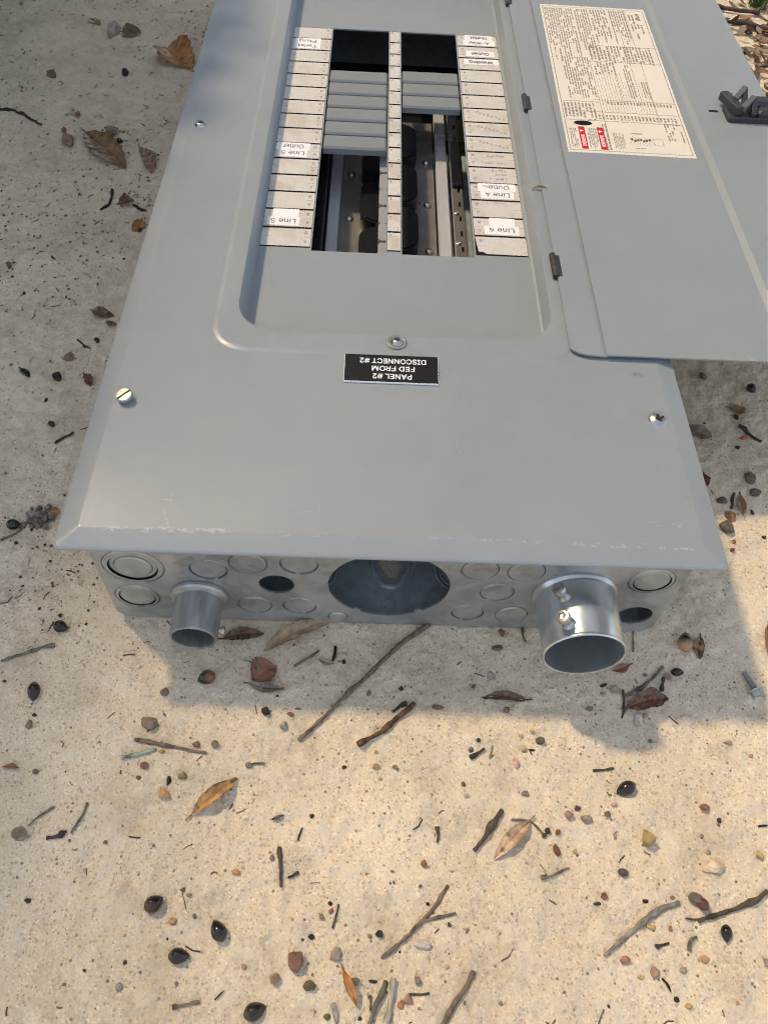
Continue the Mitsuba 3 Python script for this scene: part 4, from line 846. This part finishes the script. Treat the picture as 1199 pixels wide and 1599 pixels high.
def tint(v, base, amt, seed, freq=500, second=None, share=.3):
    r = np.random.default_rng(seed); o = r.uniform(0, 90, 3)
    a = meshkit.fbm(v * freq + o, 3, seed % 5); b = meshkit.noise(v * freq * .35 + o, seed % 9)
    c = np.array(base) * (1 + amt * 2 * (a - .5))[:, None]
    if second is not None:
        w = np.clip((b - (1 - share)) * 6, 0, 1)[:, None]; c = c * (1 - w) + np.array(second) * w
    return np.clip(c, 0.003, .9)

def on_ground(m, x, y, ang, sink):
    m.apply_transform(R3([0, 0, 1], ang)); z = hgt(np.array([x]), np.array([y]))[0]
    return mv(m, x, y, z - m.bounds[0][2] - sink)

# acorns
for i, (x, y, L_, W_, ang, c, lab) in enumerate(ACORNS):
    n, mrows = 18, 14
    t = np.linspace(0, 1, mrows)
    prof = np.sin(np.pi * np.clip(t, 0, 1) ** .86) ** .62 * (1 - .18 * t)
    prof = prof / prof.max(); prof[0] = .25; prof[-1] = .02
    pr = [(W_ / 2 * prof[j], L_ * .92 * (t[j] - .5)) for j in range(mrows)] + [(W_ * .03, L_ * .5), (.00005, L_ * .505)]
    m = lathe([(0.00005, pr[0][1])] + pr, n)
    v = m.vertices.copy(); q = (v[:, 2] / L_ + .5)
    b = np.array(COL[c]); dk = np.array((.014, .010, .008))
    w = np.clip((q - (.30 if c in ('tan', 'brown2') else .25)) / .3, 0, 1)[:, None]
    col = b * (1 - w) + (dk if c != 'red' else b * .8) * w
    if c in ('dark',): col = np.array((.075, .045, .03)) * (1 - np.clip(q / .25, 0, 1))[:, None] + dk * 1.3 * np.clip(q / .25, 0, 1)[:, None]
    col = col * (1 + .35 * (meshkit.noise(v * [900, 900, 120], 3) - .5))[:, None]
    m.apply_transform(R3([0, 1, 0], 90)); m.apply_transform(R3([1, 0, 0], 37 * i)); m.apply_transform(R3([0, 1, 0], (-6, 4, 9)[i % 3]))
    k = obj('acorn', on_ground(m, x, y, ang, .0012), 'shell', smooth=True, color=np.clip(col, .004, .8))
    tag(k, lab, 'acorn', 'acorns scattered on the sand')

# leaves
for i, ((x0, y0, x1, y1, W_), c, curl, lift, lab) in enumerate(LEAVES):
    r = np.random.default_rng(100 + i); Ln = max(math.hypot(x1 - x0, y1 - y0), .003)
    nu, nv = 46, 19
    u = np.linspace(0, 1, nu)[:, None]; s = np.linspace(-1, 1, nv)[None, :]
    lob = 1 + .14 * np.sin(u * 13 + r.uniform(0, 6)) * (c == 'rustdark')
    out = np.sin(np.pi * np.clip(u, .0, 1) ** r.uniform(.75, 1.15)) ** .8 * lob + .015
    jag = 1 + .09 * (meshkit.noise(np.stack([u * 30 + 0 * s, np.sign(s) * 3 + 0 * u, 0 * u * s + i], -1), i % 7) - .5) * 2
    wv = s * out * W_ / 2 * jag
    bend = r.uniform(-.10, .10) * Ln
    xl = (u - .5) * Ln + 0 * s; yl = wv + bend * np.sin(np.pi * u)
    zl = curl * (W_ / 2) * 1.1 * out * np.abs(s) ** 1.7 * (1 + .5 * np.sin(5 * u + i)) + .0016 * min(1, (Ln / .035) ** 2) * (meshkit.fbm(np.stack([xl * 210, yl * 210, xl * 0 + i], -1), 3, 2) - .5) * 2
    zl += lift * .0025 * np.sin(np.pi * u) ** 1.5 - .0007 * np.exp(-(s / .12) ** 2)
    V = np.stack([xl, yl, zl], -1).reshape(-1, 3)
    Ii = np.arange(nu * nv).reshape(nu, nv); Fq = np.stack([Ii[:-1, :-1], Ii[1:, :-1], Ii[1:, 1:], Ii[:-1, 1:]], -1).reshape(-1, 4)
    base = np.array(COL[c]); pt = np.stack([xl * 260, yl * 260, xl * 0 + 3 * i], -1)
    mot = meshkit.fbm(pt, 4, i % 5)
    colr = base * (1 + 1.2 * (mot - .5))[..., None]; colr = colr * (1 - .45 * (np.abs(s) ** 6 * (.4 + meshkit.noise(pt * .8, 4)))[..., None])
    vein = np.exp(-(s / .06) ** 2) * .45 + .26 * np.exp(-((np.abs(s) * .55 + u * 7) % 1 - .5) ** 2 / .006) * (np.abs(s) > .05)
    colr = colr * (1 - .8 * vein[..., None] * (1 if i % 2 else -.6))
    spot = np.clip((meshkit.noise(pt * 1.3, 8) - .70) * 8, 0, 1)[..., None]; colr = colr * (1 - .65 * spot); dus = np.clip((meshkit.fbm(pt * 2.2, 3, 6) - .52) * 5, 0, 1)[..., None]; colr = colr * (1 - .3 * dus) + DUST * .3 * dus
    top = trimesh.Trimesh(*[V, np.vstack([Fq[:, [0, 1, 2]], Fq[:, [0, 2, 3]]])], process=False)
    a = math.degrees(math.atan2(y1 - y0, x1 - x0))
    st_ = tube([[-Ln * .5, 0, zl[0].mean()], [-Ln * .56, bend * .1, zl[0].mean() + .0004], [-Ln * .64, bend * .3, zl[0].mean()]], [.0006, .0005, .0004], 5)
    if Ln > .012: top = cat([top, st_]); colr = np.vstack([colr.reshape(-1, 3), np.repeat(base[None] * .6, len(st_.vertices), 0)])
    top.apply_transform(R3([1, 0, 0], r.uniform(-14, 14)))
    top = on_ground(top, (x0 + x1) / 2, (y0 + y1) / 2, a, -.0007)
    k = obj('fallen_leaf', top, 'leathery', smooth=True, color=np.clip(np.asarray(colr).reshape(-1, 3), .004, .8))
    tag(k, lab, 'leaf', 'fallen leaves on the sand')

# twigs
for i, (P, th, c, lab) in enumerate(TWIGS):
    r = np.random.default_rng(300 + i); P = np.array(P)
    d = np.r_[0, np.cumsum(np.hypot(*np.diff(P, axis=0).T))]; n = max(8, int(d[-1] / .0022)); s = np.linspace(0, d[-1], n)
    x, y = np.interp(s, d, P[:, 0]), np.interp(s, d, P[:, 1])
    for q in (x, y): q[1:-1] = (q[:-2] + q[1:-1] * 2 + q[2:]) / 4
    R_ = th / 2 * .72
    rad = R_ * (1.12 - .35 * s / d[-1]) * (1 + .30 * (meshkit.fbm(np.stack([s * 330, s * 0 + i, s * 0], -1), 2, 3) - .5) * 2)
    for kk in range(1 + int(d[-1] / .03)): rad *= 1 + .45 * np.exp(-((s - r.uniform(0, d[-1])) / (.9 * th)) ** 2)
    if lab.endswith('knob, lying at the left edge') or 'swollen' in lab: rad[-3:] *= 1.9 if 'knob' in lab else 1; rad[:2] *= 1.7 if 'swollen' in lab else 1
    z = hgt(x, y) + R_ * .62 + .0006
    w = .75 * R_ * (meshkit.noise(np.stack([s * 180, s * 0, s * 0 + i], -1), 1) - .5) * 2
    m = tube(np.stack([x + w, y + w * .6, np.maximum(z, z.mean() - .001)], -1), rad, 11, r, .20)
    v = m.vertices
    sec = (.33, .30, .25) if 'lichen' in c else (np.array(COL[c]) * .45)
    col = tint(v, COL[c], .75, i, 900, sec, .42)
    if c == 'lichen': col = tint(v, (.30, .36, .26), .4, i, 500, (.05, .045, .04), .45)
    k = obj('twig', m, 'litter', smooth=True, color=col); tag(k, lab, 'twig', 'twigs scattered on the sand')

# pebbles, chips and crumbs
for i, (x, y, sx, sy, c, lab) in enumerate(PEBBLES):
    r = np.random.default_rng(700 + i); b = dusty(COL.get(c, COL['brown']), .14 if c not in ('black', 'dark') else .04); sx, sy = sx * .86, sy * .86
    big_ = max(sx, sy) > .006
    if c in ('cap', 'cap2'):
        prof = [(.00005, 0), (.35, .02), (.75, .18), (1.0, .5), (1.02, .72), (.92, .74), (.85, .5), (.5, .25), (.00005, .2)]
        m = lathe([(a * sx / 2, h * sx * .55) for a, h in prof], 22); m.vertices += .0004 * (meshkit.noise(m.vertices * 1500, 3) - .5)[:, None]
        m.apply_transform(R3([1, 0, 0], 50 if c == 'cap' else 130)); col = tint(m.vertices, b, .7, i, 1500)
    elif c in ('bark', 'barkround'):
        m = rough_ball(sx / 2, sy / 2, min(sx, sy) * .28, .28 if c == 'bark' else .14, i + 3, 3, 3.0); col = tint(m.vertices, b, .8, i, 700, (.12, .10, .09), .3)
        m.apply_transform(R3([0, 0, 1], r.uniform(-30, 30)))
    elif c == 'ash':
        r2 = np.random.default_rng(4); ms = [mv(rough_ball(*(r2.uniform(.0008, .003, 3)), .4, q, 1), r2.normal(0, sx * .2), r2.normal(0, sy * .24), r2.uniform(.0, .0015)) for q in range(90)]
        m = cat(ms); col = tint(m.vertices, b, .8, i, 600, (.30, .27, .24), .3)
    else:
        flat = {'quartz': .45, 'quartztan': .4, 'pink': .5}.get(c, r.uniform(.42, .62))
        m = rough_ball(sx / 2, sy / 2, min(sx, sy) * flat, .42 if c not in ('olivebrown', 'olivedark', 'darkbrown') else .14, i + 3, 3 if big_ else 2, 1.7)
        sec = {'redstone2': (.42, .17, .09), 'granular': (.36, .27, .19), 'greystone': (.38, .33, .28), 'pinkbrown': (.42, .30, .24), 'quartztan': (.72, .64, .54), 'quartz': (.60, .56, .50)}.get(c, tuple(np.array(b) * .55))
        col = tint(m.vertices, b, .5, i, 350 if big_ else 700, sec, .35)
    if 'scar' in lab: pass
    sink = {'cap': .001, 'ash': .0012, 'bark': .0006, 'barkround': .0006}.get(c, min(sx, sy) * .24)
    m = on_ground(m, x, y, r.uniform(-15, 15), sink)
    kind = {'cap': ('empty_acorn_cup', 'acorn cup'), 'cap2': ('acorn_cap', 'acorn cap'), 'bark': ('bark_piece', 'bark'), 'barkround': ('bark_piece', 'bark'), 'ash': ('ash_clump', 'ash')}.get(c, ('pebble', 'pebble'))
    if 'crumb' in lab: kind = ('crumb', 'crumb')
    if c == 'cap2': kind = ('acorn_006__cap', None)
    k = obj(kind[0], m, 'litter' if kind[0] in ('crumb', 'acorn_cap', 'empty_acorn_cup', 'bark_piece', 'ash_clump') else 'stone', smooth=True if kind[0] != 'ash_clump' else False, color=col)
    if kind[1] is None: tag(k, lab); continue
    tag(k, lab, kind[1], {'pebble': 'pebbles on the sand', 'crumb': 'dark crumbs on the sand', 'bark_piece': 'bark pieces at the right', }.get(kind[0]))

m = tube([(.1135, .3655, .1052), (.1165, .3672, .1062), (.1195, .3668, .1078), (.1235, .3662, .1072), (.1262, .3655, .1069)], [.0004, .0008, .0011, .0007, .0003], 6, np.random.default_rng(9), .3)
k = obj('dry_scrap', m, 'litter', smooth=True, color=tint(m.vertices, (.30, .21, .12), .6, 2, 500, (.06, .045, .035), .4)); tag(k, 'tiny dry plant scrap caught on the hinge line between cover and door', 'plant scrap')

# hex head bolt
bl = 'hex_bolt'
tag(bl, 'zinc plated hex head bolt lying in the shade near the right edge', 'bolt')
ba, bb = np.array([.2392, -.019]), np.array([.2448, -.0340]); L_ = np.linalg.norm(bb - ba); bz = hgt(np.array([ba[0]]), np.array([ba[1]]))[0] + .0030
def lay(m):      # from +z to the bolt's axis, head last
    m.apply_transform(R3([0, 1, 0], 90)); m.apply_transform(R3([0, 1, 0], 3)); m.apply_transform(R3([0, 0, 1], math.degrees(math.atan2(*(bb - ba)[::-1])))); return mv(m, ba[0], ba[1], bz)
a = np.linspace(0, 2 * np.pi * 10, 10 * 16); th = []
prof = [(.0003, -.0006), (.0017, 0)]
for q in range(11): prof += [(.0017, .0004 + q * .00108), (.00235, .0009 + q * .00108)]
prof += [(.0018, .0126), (.0018, .0136)]
obj(bl + '__shank', lay(lathe(prof, 18)), 'bright_metal', smooth=25)
hx = slab(Polygon([(.0042 * math.cos(t), .0042 * math.sin(t)) for t in np.arange(6) * math.pi / 3 + .2]), .0032)
obj(bl + '__head', lay(mv(cat([hx]), 0, 0, .0146)), 'dull_zinc')
obj(bl + '__washer_flange', lay(lathe([(.0018, .0132), (.0054, .0134), (.0052, .0142), (.0040, .0149), (.0001, .0149)], 28)), 'dull_zinc', smooth=35)

# loose grit: many thousand grains of coarse sand and specks of litter
def grit(n, seed, lo, hi, pal, wts, box_, power=2.2):
    r = np.random.default_rng(seed)
    x, y = r.uniform(box_[0], box_[1], n), r.uniform(box_[2], box_[3], n)
    dens = np.clip((meshkit.fbm(np.stack([x * 13, y * 13, x * 0 + seed], -1), 4, 5) - .36) * 4, .12, 1)
    ok = ~((np.abs(x) < .180) & (y > .0095)) & (r.random(n) < dens); x, y = x[ok], y[ok]; n = len(x)
    s = lo + (hi - lo) * r.random(n) ** power
    O = np.array([[1, 0, 0], [0, 1, 0], [-1, 0, 0], [0, -1, 0], [0, 0, 1], [0, 0, -1]], float); OF = np.array([[0, 1, 4], [1, 2, 4], [2, 3, 4], [3, 0, 4], [1, 0, 5], [2, 1, 5], [3, 2, 5], [0, 3, 5]])
    V = O[None] * r.uniform(.55, 1.25, (n, 6, 1)) * (s[:, None, None] * np.stack([np.ones(n), r.uniform(.5, 1, n), r.uniform(.4, .8, n)], -1)[:, None, :]) / 2
    a = r.uniform(0, 2 * np.pi, n); ca, sa = np.cos(a)[:, None], np.sin(a)[:, None]
    V = np.stack([V[..., 0] * ca - V[..., 1] * sa, V[..., 0] * sa + V[..., 1] * ca, V[..., 2]], -1)
    V += np.stack([x, y, hgt(x, y) + s * .16], -1)[:, None, :]
    C = np.array(pal)[r.choice(len(pal), n, p=np.array(wts) / sum(wts))] * r.uniform(.75, 1.25, (n, 1))
    return V.reshape(-1, 3), (OF[None] + 6 * np.arange(n)[:, None, None]).reshape(-1, 3), np.repeat(np.clip(C, .005, .85), 6, 0)
PAL = [(.48, .385, .265), (.30, .22, .14), (.17, .12, .085), (.05, .042, .036), (.24, .22, .19), (.54, .46, .35), (.27, .12, .075), (.42, .30, .14)]
g1 = grit(24000, 1, .0005, .0019, PAL, (6, 3, 1.4, .8, 1.5, 2, .7, .8), (-.56, .58, -.235, 1.08))
g2 = grit(1300, 2, .0013, .0038, PAL, (2, 3, 2.2, 1.6, 2, 1, .8, .8), (-.56, .58, -.235, 1.08), 3.0)
g3 = grit(8000, 3, .0008, .0040, [(.06, .045, .035), (.12, .085, .06), (.03, .026, .023)], (2, 2, 2), (-.56, -.20, .0, 1.08), 2.0)
V = np.vstack([g1[0], g2[0], g3[0]]); Fg = np.vstack([g1[1], g2[1] + len(g1[0]), g3[1] + len(g1[0]) + len(g2[0])]); C = np.vstack([g1[2], g2[2], g3[2]])
obj('grit', trimesh.Trimesh(V, Fg, process=False), 'litter', color=C)
r = np.random.default_rng(77); fv, ff, fc = [], [], []
for q in range(1100):
    left = q < 600
    x, y = (r.uniform(-.56, -.2), r.uniform(.0, 1.05)) if left else (r.uniform(-.32, .36), r.uniform(-.235, .9))
    if (abs(x) < .182 and y > .008) or r.random() > np.clip((meshkit.fbm(np.array([x * 16, y * 16, 2.0]), 3, 6) - .36) * 5, .06, 1): continue
    a, l_, w_ = r.uniform(0, 6.28), r.uniform(.002, .009), r.uniform(.0002, .0005); d = np.array([math.cos(a), math.sin(a)]); nn = np.array([-d[1], d[0]]); kk = r.normal(0, .12) * l_
    c3 = [np.array([x, y]) - d * l_ / 2, np.array([x, y]) + nn * kk, np.array([x, y]) + d * l_ / 2]; z0 = float(hgt(np.array([x]), np.array([y]))[0])
    P = np.array([[*(c_ + nn * w_), z0 + .0002] for c_ in c3] + [[*c_, z0 + .0002 + w_ * 1.6] for c_ in c3] + [[*(c_ - nn * w_), z0 + .0002] for c_ in c3])
    o = 9 * len(fv); fv.append(P); ff += [[o + a_ + b_, o + a_ + b_ + 3, o + a_ + b_ + 4] for a_ in (0, 3) for b_ in (0, 1)] + [[o + a_ + b_, o + a_ + b_ + 4, o + a_ + b_ + 1] for a_ in (0, 3) for b_ in (0, 1)]
    fc.append(np.repeat((np.array([(.06, .048, .04), (.16, .12, .085), (.10, .07, .05)][r.integers(3)]) * r.uniform(.7, 1.3))[None], 9, 0))
obj('plant_fibres', trimesh.Trimesh(np.vstack(fv), ff, process=False), 'litter', color=np.vstack(fc))
tag('plant_fibres', 'fine broken plant fibres strewn over the sand', 'plant fibres', kind='stuff')
tag('grit', 'loose coarse grains and specks strewn over the sand', 'grit', kind='stuff')

# leaf litter and grass beyond the open door, upper right
def leaf_bits(n, seed, cx, cy, sxx, syy, pal, size):
    r = np.random.default_rng(seed); VV, FF, CC = [], [], []; o = 0
    for i in range(n):
        x, y = cx + r.normal(0, sxx), cy + r.normal(0, syy)
        L_, W_ = size * r.uniform(.5, 1.3), size * r.uniform(.2, .45)
        u = np.linspace(-1, 1, 6); e = np.sqrt(np.clip(1 - u ** 2, 0, 1)) * W_ / 2 + .0001; cu = r.uniform(-.3, .6) * W_
        P = np.concatenate([np.stack([u * L_ / 2, e, np.abs(u) * cu + .3 * cu], -1), np.stack([u * L_ / 2, -e, np.abs(u) * cu], -1), np.stack([u * L_ / 2, 0 * u, np.abs(u) * cu - .2 * abs(cu)], -1)])
        M = trimesh.transformations.euler_matrix(r.normal(0, .35), r.normal(0, .35), r.uniform(0, 6.3))[:3, :3]
        P = P @ M.T; P += [x, y, hgt(np.array([x]), np.array([y]))[0] - P[:, 2].min() + r.uniform(0, .005)]
        f = [];
        for q in range(5):
            for aa, bb_ in ((0, 12), (12, 6)): f += [[aa + q, bb_ + q, bb_ + q + 1], [aa + q, bb_ + q + 1, aa + q + 1]]
        VV.append(P); FF.append(np.array(f) + o); o += 18; CC.append(np.repeat((np.array(pal)[r.integers(len(pal))] * r.uniform(.7, 1.3))[None], 18, 0))
    return np.vstack(VV), np.vstack(FF), np.clip(np.vstack(CC), .01, .8)
V, Fg, C = leaf_bits(420, 8, .545, .855, .055, .085, [(.16, .09, .055), (.26, .15, .09), (.38, .26, .17), (.10, .06, .045), (.22, .17, .13)], .022)
obj('leaf_litter', trimesh.Trimesh(V, Fg, process=False), 'litter', smooth=True, color=C)
tag('leaf_litter', 'bed of small dry brown leaf scraps beyond the open door', 'leaf litter', kind='stuff')
for j, (x, y, nb_, hh, lab) in enumerate(((.520, 1.010, 26, .075, 'small tuft of green grass at the top right corner'), (.565, .985, 34, .06, 'low green weed beside the grass tuft at the top right'))):
    r = np.random.default_rng(50 + j); ms, cs = [], []
    for q in range(nb_):
        a = r.uniform(0, 6.28); ln = hh * r.uniform(.4, 1); le = r.uniform(.3, 1.1); w_ = .0016 if j == 0 else .006
        u = np.linspace(0, 1, 7); cxv = np.stack([np.cos(a) * ln * le * u ** 1.5, np.sin(a) * ln * le * u ** 1.5, ln * u * (1 - .35 * le * u)], -1)
        sd = np.array([-np.sin(a), np.cos(a), 0]); ww = (w_ * (1 - u) ** .7 if j == 0 else w_ * np.sin(np.pi * (.1 + .85 * u))) + .0001
        P = np.concatenate([cxv - sd * ww[:, None], cxv + sd * ww[:, None]]) + [x + r.normal(0, .006), y + r.normal(0, .006), -.001]
        ms.append(trimesh.Trimesh(P, [[k_, k_ + 7, k_ + 8] for k_ in range(6)] + [[k_, k_ + 8, k_ + 1] for k_ in range(6)], process=False))
        cs.append(np.repeat((np.array((.085, .13, .04)) * r.uniform(.6, 1.4))[None], 14, 0))
    k = obj('grass_tuft' if j == 0 else 'weed', cat(ms), 'foliage', smooth=True, color=np.vstack(cs)); tag(k, lab, 'grass' if j == 0 else 'weed')
for j, (P, th, lab) in enumerate(((((.470, .955), (.505, .930), (.545, .900), (.590, .880)), .007, 'dark stick lying across the leaf litter at the top right'), (((.500, .870), (.540, .850), (.575, .845)), .004, 'shorter dark stick in the leaf litter below the long one'), (((.455, 1.0), (.480, .985), (.515, .980)), .005, 'dark stick at the door corner by the grass tuft'))):
    P = np.array(P); s = np.linspace(0, len(P) - 1, 16); x, y = np.interp(s, range(len(P)), P[:, 0]), np.interp(s, range(len(P)), P[:, 1])
    m = tube(np.stack([x, y, hgt(x, y) + .005], -1), th / 2, 8, np.random.default_rng(j), .2); k = obj('stick', m, 'litter', smooth=True, color=tint(m.vertices, (.07, .05, .042), .6, j, 300)); tag(k, lab, 'stick', 'sticks at the top right')

# a leafy shrub just out of the frame at the upper left: it shades that corner of the sand
def shrub(key, cx, cy, rx, ry, h, n, seed, lab, leafsize=.045):
    r = np.random.default_rng(seed)
    tag(key, lab, 'shrub')
    d = r.normal(size=(n, 3)); d /= np.linalg.norm(d, axis=1, keepdims=True); rad = r.random(n) ** (1 / 2.6)
    rad *= .72 + .5 * meshkit.fbm(d * 2.2 + 7, 3, seed)
    P = d * rad[:, None] * [rx, ry, h / 2] + [cx, cy, h / 2 + .06]
    keep = P[:, 2] > .03; P = P[keep]; n = len(P)
    L_ = leafsize * r.uniform(.6, 1.3, n); a, b = r.uniform(0, 6.28, n), r.uniform(-1.0, 1.0, n)
    u = np.stack([np.cos(a) * np.cos(b), np.sin(a) * np.cos(b), np.sin(b)], -1); w = np.cross(u, r.normal(size=(n, 3))); w /= np.linalg.norm(w, axis=1, keepdims=True)
    V = np.stack([P - u * L_[:, None] / 2, P + w * L_[:, None] * .24, P + u * L_[:, None] / 2, P - w * L_[:, None] * .24], 1)
    V[:, [1, 3], 2] += .006
    Fs = np.array([[0, 1, 2], [0, 2, 3]])[None] + 4 * np.arange(n)[:, None, None]
    C = np.repeat(np.array((.055, .085, .030)) * r.uniform(.6, 1.4, (n, 1)), 4, 0)
    obj(key + '__crown', trimesh.Trimesh(V.reshape(-1, 3), Fs.reshape(-1, 3), process=False), 'foliage', color=C)
    st_ = []
    for q in range(7):
        e = np.array([cx + r.normal(0, rx * .4), cy + r.normal(0, ry * .4), h * r.uniform(.5, .8)]); b0 = np.array([cx + r.normal(0, .04), cy + r.normal(0, .04), -.02])
        st_.append(tube([b0, (b0 + e) / 2 + r.normal(0, .03, 3), e], [.014, .010, .004], 7))
    m = cat(st_); obj(key + '__stem', m, 'litter', smooth=True, color=tint(m.vertices, (.12, .09, .065), .4, seed, 60))
shrub('leafy_shrub', -.94, .86, .50, .80, .80, 34000, 3, 'dense leafy shrub beside the panel, out of view at the upper left')
shrub('leafy_shrub_001', -1.78, 1.15, .74, 1.35, 2.3, 26000, 6, 'tall leafy shrub behind the low one, out of view at the left', .08)

# oaks that drop the acorns: out of view beyond the panel, mirrored as dark masses in its gloss
def oak(key, x, y, h, rx, seed, lab):
    r = np.random.default_rng(seed); tag(key, lab, 'tree', 'oak trees around the clearing')
    t = [[x, y, -.1], [x + .1, y, h * .2], [x - .05, y + .1, h * .42], [x + .1, y, h * .7]]
    ms = [tube(t, [.34, .27, .22, .08], 12, r, .08)]
    n = 9; ctr = []
    for q in range(n):
        a = 6.28 * q / n + r.uniform(-.3, .3); e = np.array([x + rx * .75 * math.cos(a), y + rx * .75 * math.sin(a), h * r.uniform(.5, .85)]); b0 = np.array([x, y, h * r.uniform(.3, .5)])
        ms.append(tube([b0, b0 * .45 + e * .55 + [0, 0, .4], e], [.14, .08, .03], 7)); ctr += [e, b0 * .35 + e * .65 + [0, 0, h * .12]]
    m = cat(ms); obj(key + '__trunk', m, 'litter', smooth=True, color=tint(m.vertices, (.13, .10, .08), .5, seed, 8))
    P = np.vstack([c_ + r.normal(size=(620, 3)) * [rx * .26, rx * .26, h * .085] for c_ in ctr]); n = len(P)
    L_ = .26 * r.uniform(.6, 1.4, n); u = r.normal(size=(n, 3)); u /= np.linalg.norm(u, axis=1, keepdims=True); w = np.cross(u, r.normal(size=(n, 3))); w /= np.linalg.norm(w, axis=1, keepdims=True)
    V = np.stack([P - u * L_[:, None] / 2, P + w * L_[:, None] * .28, P + u * L_[:, None] / 2, P - w * L_[:, None] * .28], 1)
    Fs = np.array([[0, 1, 2], [0, 2, 3]])[None] + 4 * np.arange(n)[:, None, None]
    obj(key + '__crown', trimesh.Trimesh(V.reshape(-1, 3), Fs.reshape(-1, 3), process=False), 'foliage', color=np.repeat(np.array((.05, .075, .028)) * r.uniform(.6, 1.4, (n, 1)), 4, 0))
oak('oak_tree', .6, 7.5, 7.0, 3.4, 31, 'spreading oak straight beyond the panel, out of view')
oak('oak_tree_001', 6.5, 6.0, 7.0, 3.2, 32, 'spreading oak to the right beyond the panel, out of view')
oak('oak_tree_002', -5.5, 10.5, 7.0, 3.0, 33, 'spreading oak to the left beyond the panel, out of view')
